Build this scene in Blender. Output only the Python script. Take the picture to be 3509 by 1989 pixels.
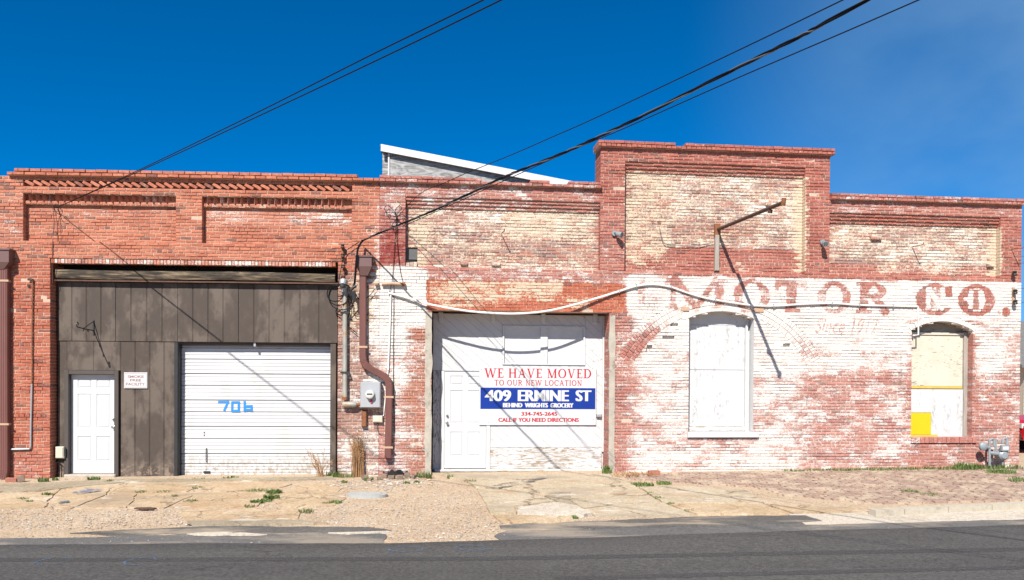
import bpy, bmesh, math, random
import numpy as np
from mathutils import Vector, Matrix, noise

for o in list(bpy.data.objects):
    bpy.data.objects.remove(o, do_unlink=True)
scene = bpy.context.scene
COL = scene.collection
rng = random.Random(7)

# ------------------------------------------------------------------ camera
# Measurements were taken in pixels of the 3509 x 1989 photograph; PXK scales them to a 2569 px wide frame.
PXK = 2569.0 / 3509.0
F = 2000.0; HOR = 1000.0; CX = 1284.5
PITCH = math.radians(-0.5); ROLL = math.radians(0.33); CAMH = 1.85
CY = HOR + F * math.tan(PITCH)
fwd = Vector((0, math.cos(PITCH), math.sin(PITCH)))
rt0 = Vector((1, 0, 0)); up0 = rt0.cross(fwd)
rgt = rt0 * math.cos(ROLL) + up0 * math.sin(ROLL)
upv = -rt0 * math.sin(ROLL) + up0 * math.cos(ROLL)
CAMP = Vector((0, 0, CAMH))
cam_data = bpy.data.cameras.new('camera')
cam = bpy.data.objects.new('camera', cam_data); COL.objects.link(cam)
M = Matrix((rgt, upv, -fwd)).transposed().to_4x4(); M.translation = CAMP
cam.matrix_world = M
cam_data.sensor_width = 36.0; cam_data.sensor_fit = 'HORIZONTAL'
cam_data.lens = 36.0 * F / 2569.0
cam_data.shift_y = (CY - 728.0) / 2569.0
cam_data.clip_start = 0.05; cam_data.clip_end = 6000
scene.camera = cam
scene.render.resolution_x = 1024; scene.render.resolution_y = 580

# ------------------------------------------------------------------ building frames
TL, TR = math.radians(2.75), math.radians(6.0)
SEAM = Vector((-2.69, 16.12, 0))
FL = Matrix.Translation(SEAM) @ Matrix.Rotation(TL, 4, 'Z')
FR = Matrix.Translation(SEAM) @ Matrix.Rotation(TR, 4, 'Z')
FLi, FRi = FL.inverted(), FR.inverted()

# ------------------------------------------------------------------ light
SUN_LOCAL = Vector((0.44, 1.0, -1.05))             # travel direction of sunlight in the right wall's frame
sd = (Matrix.Rotation(TR, 3, 'Z') @ SUN_LOCAL).normalized()
sun_el = math.asin(-sd.z)
world = bpy.data.worlds.new('World'); scene.world = world; world.use_nodes = True
wn, wl = world.node_tree.nodes, world.node_tree.links
wn.clear()
sky = wn.new('ShaderNodeTexSky'); sky.sky_type = 'NISHITA'; sky.sun_disc = False
sky.sun_elevation = sun_el
sky.sun_rotation = math.atan2(-sd.x, -sd.y)
sky.altitude = 3000; sky.air_density = 1.0; sky.dust_density = 0.0; sky.ozone_density = 4.0
hs = wn.new('ShaderNodeHueSaturation'); hs.inputs['Saturation'].default_value = 1.5; hs.inputs['Hue'].default_value = 0.49
bg = wn.new('ShaderNodeBackground'); bg.inputs['Strength'].default_value = 0.05
wo = wn.new('ShaderNodeOutputWorld')
# thin cirrus veil
tc = wn.new('ShaderNodeTexCoord'); mp = wn.new('ShaderNodeMapping')
mp.inputs['Scale'].default_value = (2.2, 1.2, 3.4); mp.inputs['Location'].default_value = (0.35, 0.0, 0.25)
nz = wn.new('ShaderNodeTexNoise'); nz.inputs['Scale'].default_value = 1.0; nz.inputs['Detail'].default_value = 5; nz.inputs['Roughness'].default_value = 0.55
mr = wn.new('ShaderNodeMapRange'); mr.interpolation_type = 'SMOOTHSTEP'
mr.inputs[1].default_value = 0.15; mr.inputs[2].default_value = 0.66; mr.inputs[3].default_value = 0.0; mr.inputs[4].default_value = 1.0
mx = wn.new('ShaderNodeMixRGB'); mx.inputs[2].default_value = (3.0, 5.3, 8.0, 1)
sxyz = wn.new('ShaderNodeSeparateXYZ'); mr2 = wn.new('ShaderNodeMapRange'); mr2.interpolation_type = 'SMOOTHSTEP'
mr2.inputs[1].default_value = 0.18; mr2.inputs[2].default_value = 0.70; mm = wn.new('ShaderNodeMath'); mm.operation = 'MULTIPLY'
wl.new(tc.outputs['Generated'], sxyz.inputs[0]); wl.new(sxyz.outputs[0], mr2.inputs[0])
wl.new(tc.outputs['Generated'], mp.inputs[0]); wl.new(mp.outputs[0], nz.inputs['Vector']); wl.new(nz.outputs[0], mr.inputs[0])
wl.new(mr.outputs[0], mm.inputs[0]); wl.new(mr2.outputs[0], mm.inputs[1])
gr = wn.new('ShaderNodeMixRGB'); gr.blend_type = 'MULTIPLY'; gr.inputs[0].default_value = 1.0; gr.inputs[2].default_value = (0.90, 1.06, 1.40, 1)
wl.new(sky.outputs[0], gr.inputs[1]); wl.new(gr.outputs[0], hs.inputs['Color']); wl.new(hs.outputs[0], mx.inputs[1]); wl.new(mm.outputs[0], mx.inputs[0])
wl.new(mx.outputs[0], bg.inputs['Color']); wl.new(bg.outputs[0], wo.inputs[0])

sl = bpy.data.lights.new('sun', 'SUN'); sl.energy = 4.6; sl.angle = math.radians(0.5); sl.color = (1.0, 0.955, 0.89)
so = bpy.data.objects.new('sun', sl); COL.objects.link(so)
so.rotation_euler = sd.to_track_quat('-Z', 'Y').to_euler(); so.location = (-8, 0, 20)

vs = scene.view_settings
vs.view_transform = 'Standard'; vs.look = 'None'; vs.exposure = 0.90; vs.gamma = 1.0; vs.use_curve_mapping = False

# ------------------------------------------------------------------ measuring helpers
def ray(u, v):
    u *= PXK; v *= PXK
    return rgt * ((u - CX) / F) + upv * ((CY - v) / F) + fwd

def wall_pt(Fi, u, v, off=0.0):
    d = Fi.to_3x3() @ ray(u, v); c = Fi @ CAMP
    return c + d * ((off - c.y) / d.y)
def PL(u, v, off=0.0): return wall_pt(FLi, u, v, off)
def PR(u, v, off=0.0): return wall_pt(FRi, u, v, off)

def ywall(X):
    return 16.12 + (X + 2.69) * np.where(np.asarray(X) < -2.69, math.tan(TL), math.tan(TR))
def zg(X, Y):
    X = np.asarray(X, float); t = ywall(X) - np.asarray(Y, float)
    return 0.012 + 0.0081 * np.clip(X, -25, 25) - 0.03 * np.clip(t, 0, 6.2)
def zgf(X, Y):
    t = 16.12 + (X + 2.69)*(math.tan(TL) if X < -2.69 else math.tan(TR)) - Y
    return 0.012 + 0.0081*min(25.0, max(-25.0, X)) - 0.03*min(6.2, max(0.0, t))
def PG(u, v, dz=0.0):
    d = ray(u, v); a, b = 0.5, 400.0
    for _ in range(34):
        m = (a + b) / 2; p = CAMP + d * m
        if p.z - zgf(p.x, p.y) - dz > 0: a = m
        else: b = m
    return CAMP + d * a

# ------------------------------------------------------------------ mesh helpers
class MB:
    def __init__(self): self.v = []; self.f = []
    def add(self, vs, fs):
        n = len(self.v); self.v += [tuple(p) for p in vs]; self.f += [tuple(i + n for i in f) for f in fs]; return self
    def box(self, x0, x1, y0, y1, z0, z1, M=None):
        p = [Vector(q) for q in ((x0,y0,z0),(x1,y0,z0),(x1,y1,z0),(x0,y1,z0),(x0,y0,z1),(x1,y0,z1),(x1,y1,z1),(x0,y1,z1))]
        if M is not None: p = [M @ q for q in p]
        return self.add(p, [(0,3,2,1),(4,5,6,7),(0,1,5,4),(1,2,6,5),(2,3,7,6),(3,0,4,7)])
    def bbox(self, x0, x1, y0, y1, z0, z1, b=0.006):
        """box with its front (low y) edges chamfered"""
        p = [(x0,y1,z0),(x1,y1,z0),(x1,y1,z1),(x0,y1,z1),(x0,y0+b,z0),(x1,y0+b,z0),(x1,y0+b,z1),(x0,y0+b,z1),
             (x0+b,y0,z0+b),(x1-b,y0,z0+b),(x1-b,y0,z1-b),(x0+b,y0,z1-b)]
        f = [(0,3,2,1)]
        for i in range(4):
            j = (i+1) % 4; f += [(i,j,j+4,i+4),(i+4,j+4,j+8,i+8)]
        f += [(8,9,10,11)]
        return self.add(p, f)
    def prism(self, poly, y0, y1):
        """polygon in (x,z) extruded along y"""
        n = len(poly)
        self.add([(x,y0,z) for x,z in poly] + [(x,y1,z) for x,z in poly],
                 [tuple(range(n)), tuple(range(2*n-1, n-1, -1))] + [(i, i+n, (i+1)%n+n, (i+1)%n) for i in range(n)])
        return self
    def slab(self, poly, zt, zb):
        """polygon in (x,y) with top and bottom heights as functions"""
        n = len(poly)
        self.add([(x,y,zt(x,y)) for x,y in poly] + [(x,y,zb(x,y)) for x,y in poly],
                 [tuple(range(n)), tuple(range(2*n-1, n-1, -1))] + [(i, i+n, (i+1)%n+n, (i+1)%n) for i in range(n)])
        return self
    def tube(self, pts, r, n=8, cap=True, flat=1.0):
        pts = [Vector(p) for p in pts]; m = len(pts)
        rs = r if isinstance(r, (list, tuple)) else [r]*m
        rings = []; prev = None
        for i, p in enumerate(pts):
            t = (pts[min(i+1,m-1)] - pts[max(i-1,0)])
            t = t.normalized() if t.length > 1e-9 else Vector((0,0,1))
            if prev is None:
                ref = Vector((0,0,1)) if abs(t.z) < 0.9 else Vector((0,1,0))
                a = t.cross(ref).normalized()
            else:
                a = (prev - t * prev.dot(t))
                a = a.normalized() if a.length > 1e-6 else t.cross(Vector((0,0,1))).normalized()
            prev = a; b = t.cross(a)
            rings.append([p + (a*math.cos(2*math.pi*k/n) + b*flat*math.sin(2*math.pi*k/n))*rs[i] for k in range(n)])
        vs = [q for R in rings for q in R]; fs = []
        for i in range(m-1):
            for k in range(n):
                fs.append((i*n+k, i*n+(k+1)%n, (i+1)*n+(k+1)%n, (i+1)*n+k))
        if cap: fs += [tuple(range(n-1,-1,-1)), tuple((m-1)*n+k for k in range(n))]
        return self.add(vs, fs)
    def rtube(self, pts, w, d):
        """rectangular pipe following pts in a wall frame: w along the wall, d out of it"""
        pts = [Vector(p) for p in pts]; m = len(pts); vs = []
        for i, p in enumerate(pts):
            t = (pts[min(i+1,m-1)] - pts[max(i-1,0)]).normalized()
            nrm = Vector((0,1,0)); a = t.cross(nrm).normalized(); c = 0.012
            hw, hd = w/2, d/2
            for (q, e) in ((-hw+c,-hd),(hw-c,-hd),(hw,-hd+c),(hw,hd),(-hw,hd),(-hw,-hd+c)):
                vs.append(p + a*q + nrm*e)
        fs = []
        for i in range(m-1):
            for k in range(6): fs.append((i*6+k, i*6+(k+1)%6, (i+1)*6+(k+1)%6, (i+1)*6+k))
        fs += [tuple(range(5,-1,-1)), tuple((m-1)*6+k for k in range(6))]
        return self.add(vs, fs)
    def build(self, name, mat, parent=None, org=None, smooth=False, attrs=None):
        me = bpy.data.meshes.new(name)
        vs = self.v if org is None else [(x-org[0], y-org[1], z-org[2]) for x,y,z in self.v]
        me.from_pydata(vs, [], self.f); me.update()
        if mat is not None: me.materials.append(MAT[mat] if isinstance(mat, str) else mat)
        if smooth:
            me.polygons.foreach_set('use_smooth', [True]*len(me.polygons))
            try: me.set_sharp_from_angle(angle=math.radians(40))
            except Exception: pass
        if attrs:
            for k, a in attrs.items():
                at = me.attributes.new(k, 'FLOAT_COLOR', 'POINT'); at.data.foreach_set('color', np.asarray(a, np.float32).ravel())
        o = bpy.data.objects.new(name, me); COL.objects.link(o)
        if parent is not None: o.parent = parent
        return o

def recalc(o):
    bm = bmesh.new(); bm.from_mesh(o.data); bmesh.ops.recalc_face_normals(bm, faces=bm.faces); bm.to_mesh(o.data); bm.free(); return o

def tag(o, label, cat=None, group=None, kind=None):
    if label: o['label'] = label
    if cat: o['category'] = cat
    if group: o['group'] = group
    if kind: o['kind'] = kind
    return o

class Thing:
    """an Empty at the thing's base; parts are given in the coordinates of the frame (wall or world)"""
    def __init__(self, name, label, cat, frame=None, base=(0,0,0), group=None):
        self.fr = frame if frame is not None else Matrix.Identity(4)
        self.org = Vector(base)
        self.root = bpy.data.objects.new(name, None); COL.objects.link(self.root)
        self.root.empty_display_size = 0.1
        self.root.matrix_world = self.fr @ Matrix.Translation(self.org)
        tag(self.root, label, cat, group)
    def part(self, mb, name, mat, parent=None, label=None, smooth=False, fix=True):
        o = mb.build(name, mat, parent or self.root, self.org, smooth)
        if fix: recalc(o)
        if label: o['label'] = label
        return o

def single(mb, name, mat, label, cat, frame=None, base=(0,0,0), group=None, smooth=False):
    o = mb.build(name, mat, None, Vector(base), smooth); recalc(o)
    o.matrix_world = (frame if frame is not None else Matrix.Identity(4)) @ Matrix.Translation(Vector(base))
    return tag(o, label, cat, group)

def arc_pts(pts, n=6):
    """Catmull-Rom through pts"""
    pts = [Vector(p) for p in pts]; out = []
    P = [pts[0]*2 - pts[1]] + pts + [pts[-1]*2 - pts[-2]]
    for i in range(1, len(P)-2):
        for k in range(n):
            t = k/n; a,b,c,d = P[i-1],P[i],P[i+1],P[i+2]
            out.append(0.5*((2*b) + (c-a)*t + (2*a-5*b+4*c-d)*t*t + (3*b-a-3*c+d)*t**3))
    out.append(pts[-1]); return out

# ------------------------------------------------------------------ materials
MAT = {}
class NT:
    def __init__(self, name):
        m = bpy.data.materials.new(name); m.use_nodes = True; self.m = m
        self.n = m.node_tree.nodes; self.l = m.node_tree.links; self.n.clear()
        self.out = self.n.new('ShaderNodeOutputMaterial'); self.b = self.n.new('ShaderNodeBsdfPrincipled')
        self.l.new(self.b.outputs[0], self.out.inputs[0]); MAT[name] = m
        self.geo = self.n.new('ShaderNodeNewGeometry')
        self.b.inputs['Roughness'].default_value = 0.85
    def set(self, k, v):
        if hasattr(v, 'is_linked') or isinstance(v, bpy.types.NodeSocket): self.l.new(v, self.b.inputs[k])
        else: self.b.inputs[k].default_value = v
    def inp(self, sock, v):
        if isinstance(v, bpy.types.NodeSocket): self.l.new(v, sock)
        else: sock.default_value = v
    def pos(self, scale=(1,1,1), rotz=0.0):
        mp = self.n.new('ShaderNodeMapping'); mp.inputs['Scale'].default_value = scale
        mp.inputs['Rotation'].default_value = (0,0,rotz)
        self.l.new(self.geo.outputs['Position'], mp.inputs[0]); return mp.outputs[0]
    def noise(self, scale, detail=4, rough=0.55, vec=None, dist=0.0):
        t = self.n.new('ShaderNodeTexNoise'); t.inputs['Scale'].default_value = scale
        t.inputs['Detail'].default_value = detail; t.inputs['Roughness'].default_value = rough
        t.inputs['Distortion'].default_value = dist
        self.l.new(vec if vec is not None else self.geo.outputs['Position'], t.inputs['Vector']); return t.outputs[0]
    def voro(self, scale, feature='F1', vec=None, out='Distance'):
        t = self.n.new('ShaderNodeTexVoronoi'); t.feature = feature; t.inputs['Scale'].default_value = scale
        self.l.new(vec if vec is not None else self.geo.outputs['Position'], t.inputs['Vector']); return t.outputs[out]
    def math(self, op, a, b=0.0, c=0.0):
        t = self.n.new('ShaderNodeMath'); t.operation = op
        self.inp(t.inputs[0], a); self.inp(t.inputs[1], b); self.inp(t.inputs[2], c); return t.outputs[0]
    def mapr(self, v, a, b, c=0.0, d=1.0, smooth=True):
        t = self.n.new('ShaderNodeMapRange'); t.interpolation_type = 'SMOOTHSTEP' if smooth else 'LINEAR'
        self.inp(t.inputs[0], v); self.inp(t.inputs[1], a); self.inp(t.inputs[2], b); self.inp(t.inputs[3], c); self.inp(t.inputs[4], d)
        return t.outputs[0]
    def mix(self, f, a, b, mode='MIX'):
        t = self.n.new('ShaderNodeMixRGB'); t.blend_type = mode
        for s, v in zip(t.inputs, (f, a, b)):
            if isinstance(v, tuple) and len(v) == 3: v = v + (1,)
            self.inp(s, v)
        return t.outputs[0]
    def ramp(self, v, stops):
        t = self.n.new('ShaderNodeValToRGB'); e = t.color_ramp.elements
        while len(e) < len(stops): e.new(0.5)
        for q, (p, c) in zip(e, stops): q.position = p; q.color = tuple(c) + (1,)
        self.inp(t.inputs[0], v); return t.outputs[0]
    def attr(self, name, out='Color'):
        t = self.n.new('ShaderNodeAttribute'); t.attribute_name = name; return t.outputs[out]
    def sep(self, c):
        t = self.n.new('ShaderNodeSeparateColor'); self.l.new(c, t.inputs[0]); return t.outputs
    def objrand(self):
        t = self.n.new('ShaderNodeObjectInfo'); return t.outputs['Random']
    def bump(self, h, strength=0.3, dist=0.01):
        t = self.n.new('ShaderNodeBump'); t.inputs['Strength'].default_value = strength; t.inputs['Distance'].default_value = dist
        self.l.new(h, t.inputs['Height']); self.l.new(t.outputs[0], self.b.inputs['Normal'])

def simple(name, col, rough=0.7, var=0.25, scale=6.0, metal=0.0, dirt=None, bump=0.0, vscale=(1,1,1)):
    t = NT(name); vec = t.pos(vscale)
    n1 = t.noise(scale, 5, 0.6, vec); n2 = t.noise(scale*7, 3, 0.6, vec)
    k = t.math('ADD', t.math('MULTIPLY', n1, 0.65), t.math('MULTIPLY', n2, 0.35))
    lo = tuple(c*(1-var) for c in col); hi = tuple(min(1, c*(1+var)) for c in col)
    c = t.ramp(k, [(0.3, lo), (0.7, hi)])
    if dirt:
        dc, amt, dsc = dirt
        m = t.mapr(t.noise(dsc, 6, 0.7), 0.62 - 0.2*amt, 0.74 - 0.1*amt)
        c = t.mix(m, c, dc)
    t.set('Base Color', c); t.set('Roughness', rough); t.set('Metallic', metal)
    if bump: t.bump(n2, bump, 0.01)
    return t

def brick_material(name):
    t = NT(name)
    col = t.attr('col'); cov = t.attr('cov'); w, c, r = t.sep(cov)[:3]
    rnd = t.attr('cov', 'Alpha')
    vec = t.pos((1.0, 1.0, 1.7))
    n1 = t.noise(5.0, 6, 0.68, vec); n2 = t.noise(38.0, 4, 0.65, vec); n3 = t.noise(17.0, 5, 0.6, vec); n0 = t.noise(1.3, 4, 0.6, vec)
    def mask(cv, a, b, wdt=0.07, kr=0.18):
        q = t.math('ADD', t.math('MULTIPLY', a, 0.55), t.math('MULTIPLY', b, 0.45))
        q = t.math('ADD', t.math('MULTIPLY', t.math('SUBTRACT', q, 0.5), 2.3), 0.5)
        q = t.math('ADD', t.math('MULTIPLY', q, 1.0-kr), t.math('MULTIPLY', rnd, kr))
        lf = t.math('MULTIPLY', t.math('SUBTRACT', n0, 0.5), t.mapr(cv, 0.05, 0.35, 0.0, 0.85))
        lf = t.math('MULTIPLY', lf, t.mapr(cv, 0.75, 0.98, 1.0, 0.2))
        return t.mapr(t.math('SUBTRACT', t.math('ADD', t.math('ADD', q, cv), lf), 1.0), -wdt, wdt)
    base = t.mix(t.mapr(n2, 0.35, 0.7), t.mix(1.0, col, (0.72, 0.72, 0.74), 'MULTIPLY'), col)
    base = t.mix(t.mapr(n0, 0.35, 0.7, 0.0, 0.30), base, t.mix(1.0, col, (0.70, 0.66, 0.64), 'MULTIPLY'))
    base = t.mix(t.mapr(n3, 0.48, 0.72, 0.0, 0.40), base, (0.54, 0.33, 0.235))          # lime bloom and dust
    base = t.mix(t.math('MULTIPLY', mask(r, n1, n3), 0.85), base, (0.20, 0.022, 0.020))
    base = t.mix(t.math('MULTIPLY', mask(c, n3, n2, 0.16, 0.24), 0.84), base, t.mix(n2, (0.50, 0.40, 0.27), (0.66, 0.57, 0.43)))
    n4 = t.noise(3.1, 6, 0.7, t.pos((1.0, 1.0, 1.3), 0.4))
    n5 = t.math('ADD', t.math('MULTIPLY', n4, 0.5), t.math('MULTIPLY', n3, 0.5))
    base = t.mix(t.math('MULTIPLY', mask(w, n5, n2, 0.17, 0.24), 0.90), base, t.mix(n3, (0.57, 0.54, 0.49), (0.70, 0.685, 0.645)))
    veil = t.math('MULTIPLY', t.mapr(w, 0.15, 0.75, 0.0, 0.42), t.mapr(n1, 0.30, 0.62, 0.25, 1.0))
    base = t.mix(veil, base, (0.62, 0.55, 0.48))
    # soot streaks and dark pits
    st = t.noise(2.2, 5, 0.65, t.pos((2.4, 2.4, 0.35)))
    base = t.mix(t.mapr(st, 0.60, 0.80, 0.0, 0.38), base, (0.10, 0.075, 0.06))
    pit = t.mapr(t.noise(60.0, 2, 0.5), 0.66, 0.74, 0.0, 0.55)
    base = t.mix(pit, base, (0.09, 0.055, 0.045))
    t.set('Base Color', base); t.set('Roughness', 0.93)
    t.b.inputs['Specular IOR Level'].default_value = 0.15
    t.bump(t.math('ADD', n2, t.math('MULTIPLY', n3, 0.7)), 0.55, 0.012)
brick_material('brickwork')

simple('white_paint', (0.51, 0.51, 0.505), 0.5, 0.05, 2.0)
simple('board_white', (0.52, 0.515, 0.505), 0.7, 0.08, 3.0, dirt=((0.34, 0.32, 0.30), 0.15, 9.0), bump=0.1)
simple('red_letter', (0.40, 0.010, 0.02), 0.5, 0.08, 5.0)
simple('pale_letter', (0.25, 0.14, 0.13), 0.6, 0.1, 5.0)
simple('blue_band', (0.001, 0.024, 0.21), 0.4, 0.10, 3.0)
simple('spray_blue', (0.015, 0.19, 0.55), 0.6, 0.15, 20.0)
simple('downspout_brown', (0.150, 0.058, 0.046), 0.5, 0.10, 3.0, bump=0.05)
simple('tan_band', (0.42, 0.27, 0.17), 0.6, 0.15, 9.0)
simple('hopper_brown', (0.125, 0.066, 0.058), 0.5, 0.08, 3.0)
simple('galv', (0.36, 0.37, 0.37), 0.45, 0.2, 5.0, metal=0.35, dirt=((0.28, 0.13, 0.06), 0.25, 7.0))
simple('conduit_old', (0.33, 0.32, 0.28), 0.55, 0.3, 3.0, metal=0.2, dirt=((0.34, 0.17, 0.05), 0.5, 3.0), vscale=(1,1,0.3))
simple('meter_grey', (0.40, 0.40, 0.40), 0.4, 0.08, 3.0, metal=0.3)
simple('beige_plastic', (0.50, 0.46, 0.36), 0.5, 0.08, 4.0)
simple('rust', (0.20, 0.075, 0.030), 0.85, 0.5, 14.0, bump=0.3)
simple('dark_rust', (0.085, 0.040, 0.026), 0.8, 0.5, 14.0, bump=0.3)
simple('black_metal', (0.022, 0.022, 0.022), 0.45, 0.3, 10.0)
simple('cable_black', (0.007, 0.007, 0.008), 0.6, 0.2, 10.0).b.inputs['Specular IOR Level'].default_value = 0.12
simple('cable_grey', (0.10, 0.10, 0.10), 0.5, 0.2, 10.0)
simple('trim_brown', (0.060, 0.047, 0.040), 0.7, 0.2, 5.0, vscale=(1,1,0.3))
simple('void_shade', (0.012, 0.011, 0.010), 0.9, 0.3, 4.0)  # near-black colour standing in for the shade inside gaps and openings
simple('concrete_jamb', (0.36, 0.32, 0.26), 0.9, 0.22, 7.0, dirt=((0.20, 0.17, 0.13), 0.45, 5.0), bump=0.3)
simple('white_pipe', (0.70, 0.68, 0.64), 0.45, 0.08, 4.0, dirt=((0.35, 0.20, 0.10), 0.1, 9.0))
simple('yellow_board', (0.55, 0.40, 0.0), 0.6, 0.06, 5.0)
simple('orange_strip', (0.62, 0.36, 0.06), 0.7, 0.2, 9.0)
simple('old_timber', (0.30, 0.26, 0.22), 0.85, 0.35, 6.0, vscale=(3,3,0.4), bump=0.2)
simple('roof_felt', (0.10, 0.10, 0.10), 0.9, 0.2, 3.0)
simple('fascia_white', (0.56, 0.56, 0.56), 0.6, 0.08, 2.0, dirt=((0.5, 0.5, 0.5), 0.2, 3.0))
simple('brass_knob', (0.55, 0.52, 0.46), 0.25, 0.1, 9.0, metal=0.9)
simple('gas_grey', (0.25, 0.28, 0.29), 0.45, 0.15, 6.0, metal=0.2)
simple('car_red', (0.50, 0.008, 0.014), 0.22, 0.05, 1.0)
simple('car_glass', (0.02, 0.03, 0.04), 0.08, 0.1, 1.0)
simple('tyre', (0.02, 0.02, 0.02), 0.85, 0.2, 9.0)
simple('chrome', (0.6, 0.6, 0.6), 0.2, 0.05, 4.0, metal=0.9)
simple('house_siding', (0.52, 0.44, 0.33), 0.7, 0.06, 3.0)
simple('shingle', (0.12, 0.115, 0.11), 0.9, 0.25, 6.0)
simple('lid_grey', (0.33, 0.33, 0.31), 0.75, 0.15, 14.0, dirt=((0.45, 0.36, 0.26), 0.35, 6.0))
simple('stone_pale', (0.36, 0.31, 0.25), 0.9, 0.25, 14.0, bump=0.3)
simple('rubble', (0.20, 0.145, 0.105), 0.95, 0.45, 12.0, bump=0.4)
simple('paver', (0.29, 0.195, 0.148), 0.95, 0.35, 9.0, dirt=((0.44, 0.345, 0.245), 0.95, 2.2), bump=0.3)
simple('loose_brick', (0.33, 0.13, 0.085), 0.9, 0.2, 20.0, bump=0.3)
simple('kerb', (0.40, 0.35, 0.27), 0.9, 0.15, 9.0, dirt=((0.26, 0.21, 0.15), 0.4, 5.0), bump=0.2)
simple('leaf_green', (0.090, 0.135, 0.028), 0.7, 0.55, 16.0, dirt=((0.20, 0.17, 0.07), 0.35, 20.0))
simple('leaf_olive', (0.13, 0.15, 0.04), 0.8, 0.4, 12.0)
simple('dry_stalk', (0.34, 0.19, 0.085), 0.85, 0.35, 14.0)
simple('glass_dial', (0.55, 0.55, 0.50), 0.15, 0.05, 9.0)

t = NT('garage_white'); v = t.pos((1.0, 1.0, 0.5)); zz = t.n.new('ShaderNodeSeparateXYZ'); t.l.new(t.geo.outputs['Position'], zz.inputs[0])
g = t.noise(1.7, 6, 0.65, v); g2 = t.noise(14.0, 6, 0.7, t.pos((1.0, 1.0, 0.6)))
c = t.mix(t.mapr(g, 0.48, 0.66, 0.0, 0.35), (0.52, 0.515, 0.505), (0.40, 0.365, 0.31))
c = t.mix(t.math('MULTIPLY', t.mapr(zz.outputs[2], 0.0, 0.55, 0.9, 0.0), t.mapr(g2, 0.42, 0.62)), c, (0.30, 0.24, 0.17))
c = t.mix(t.mapr(g2, 0.66, 0.70, 0.0, 0.7), c, (0.30, 0.20, 0.12))
t.set('Base Color', c); t.set('Roughness', 0.45)
# weathered brown sheet siding
t = NT('brown_siding'); v = t.pos((1.0, 1.0, 0.55))
s1 = t.noise(2.0, 7, 0.66, v, 0.1); s2 = t.noise(9.0, 5, 0.6, v)
c = t.mix(t.mapr(s1, 0.47, 0.60), (0.052, 0.037, 0.027), (0.104, 0.078, 0.059))
c = t.mix(t.mapr(s2, 0.45, 0.75, 0.0, 0.5), c, (0.078, 0.056, 0.042))
c = t.mix(t.mapr(t.noise(24.0, 3, 0.5), 0.70, 0.76, 0.0, 0.5), c, (0.16, 0.13, 0.11))
zz = t.n.new('ShaderNodeSeparateXYZ'); t.l.new(t.geo.outputs['Position'], zz.inputs[0])
peel = t.math('MULTIPLY', t.mapr(zz.outputs[2], 0.05, 0.30, 1.0, 0.0), t.mapr(t.noise(12.0, 5, 0.7), 0.48, 0.58))
c = t.mix(peel, c, (0.20, 0.145, 0.105))
t.set('Base Color', c); t.set('Roughness', 0.75); t.bump(s2, 0.1, 0.01)

# charred / weathered beam
t = NT('beam_wood'); v = t.pos((0.5, 4.0, 9.0))
g = t.noise(4.0, 7, 0.65, v, 0.5); g2 = t.noise(1.2, 4, 0.6, t.pos((0.9, 1, 3.0)))
c = t.ramp(g, [(0.38, (0.012, 0.009, 0.006)), (0.50, (0.085, 0.058, 0.033)), (0.62, (0.24, 0.175, 0.105))])
c = t.mix(t.mapr(g2, 0.48, 0.62, 0.0, 0.85), c, (0.018, 0.013, 0.009))
kn = t.voro(1.1, 'F1', t.pos((1.0, 1.0, 1.6))); c = t.mix(t.mapr(kn, 0.05, 0.09, 0.85, 0.0), c, (0.36, 0.18, 0.03))
t.set('Base Color', c); t.set('Roughness', 0.85); t.bump(g, 0.5, 0.02)

# peeling white paint on boards
def peeling(name, amt, wood=(0.20, 0.15, 0.10), paint=(0.52, 0.515, 0.505), vscale=(0.8, 0.8, 2.6), rot=0.0, dist=2.5, base=5.0):
    t = NT(name); v = t.pos(vscale)
    n1 = t.noise(base, 7, 0.68, v, dist); n2 = t.noise(28.0, 4, 0.6, v)
    k = t.math('ADD', t.math('MULTIPLY', n1, 0.75), t.math('MULTIPLY', n2, 0.25))
    big = t.math('MULTIPLY', t.math('SUBTRACT', t.noise(0.9, 3, 0.5), 0.5), 0.25)
    m = t.mapr(t.math('ADD', k, big), 0.5 + amt - 0.025, 0.5 + amt + 0.025)
    wd = t.mix(n2, tuple(q*0.6 for q in wood), tuple(q*1.4 for q in wood))
    pt = t.mix(t.mapr(t.noise(2.0, 4, 0.6), 0.4, 0.7), paint, tuple(q*0.90 for q in paint))
    t.set('Base Color', t.mix(m, pt, wd)); t.set('Roughness', 0.75); t.bump(t.math('SUBTRACT', 1.0, m), 0.3, 0.004)
peeling('plank_paint', 0.145, vscale=(1.6, 1.6, 2.0), dist=1.2, wood=(0.26, 0.23, 0.20))
peeling('ply_peel', 0.03, wood=(0.27, 0.205, 0.14), vscale=(0.5, 0.5, 3.6), dist=3.0, base=3.4)
peeling('board_peel_dark', 0.035, wood=(0.14, 0.12, 0.10), paint=(0.50, 0.49, 0.47), vscale=(4.0, 4.0, 0.8))
peeling('cream_ply', 0.072, wood=(0.22, 0.19, 0.14), paint=(0.55, 0.495, 0.39), vscale=(0.8, 0.8, 2.8), dist=2.0)
peeling('arch_board_shaded', 0.02, wood=(0.16, 0.13, 0.10), paint=(0.26, 0.23, 0.18), vscale=(0.8, 0.8, 2.8), dist=2.0)  # paint darkened to put the shade under the arch into its colour
peeling('sill_peel', 0.05, wood=(0.36, 0.30, 0.23), paint=(0.58, 0.56, 0.53), vscale=(1, 1, 4), dist=1.0)

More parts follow.
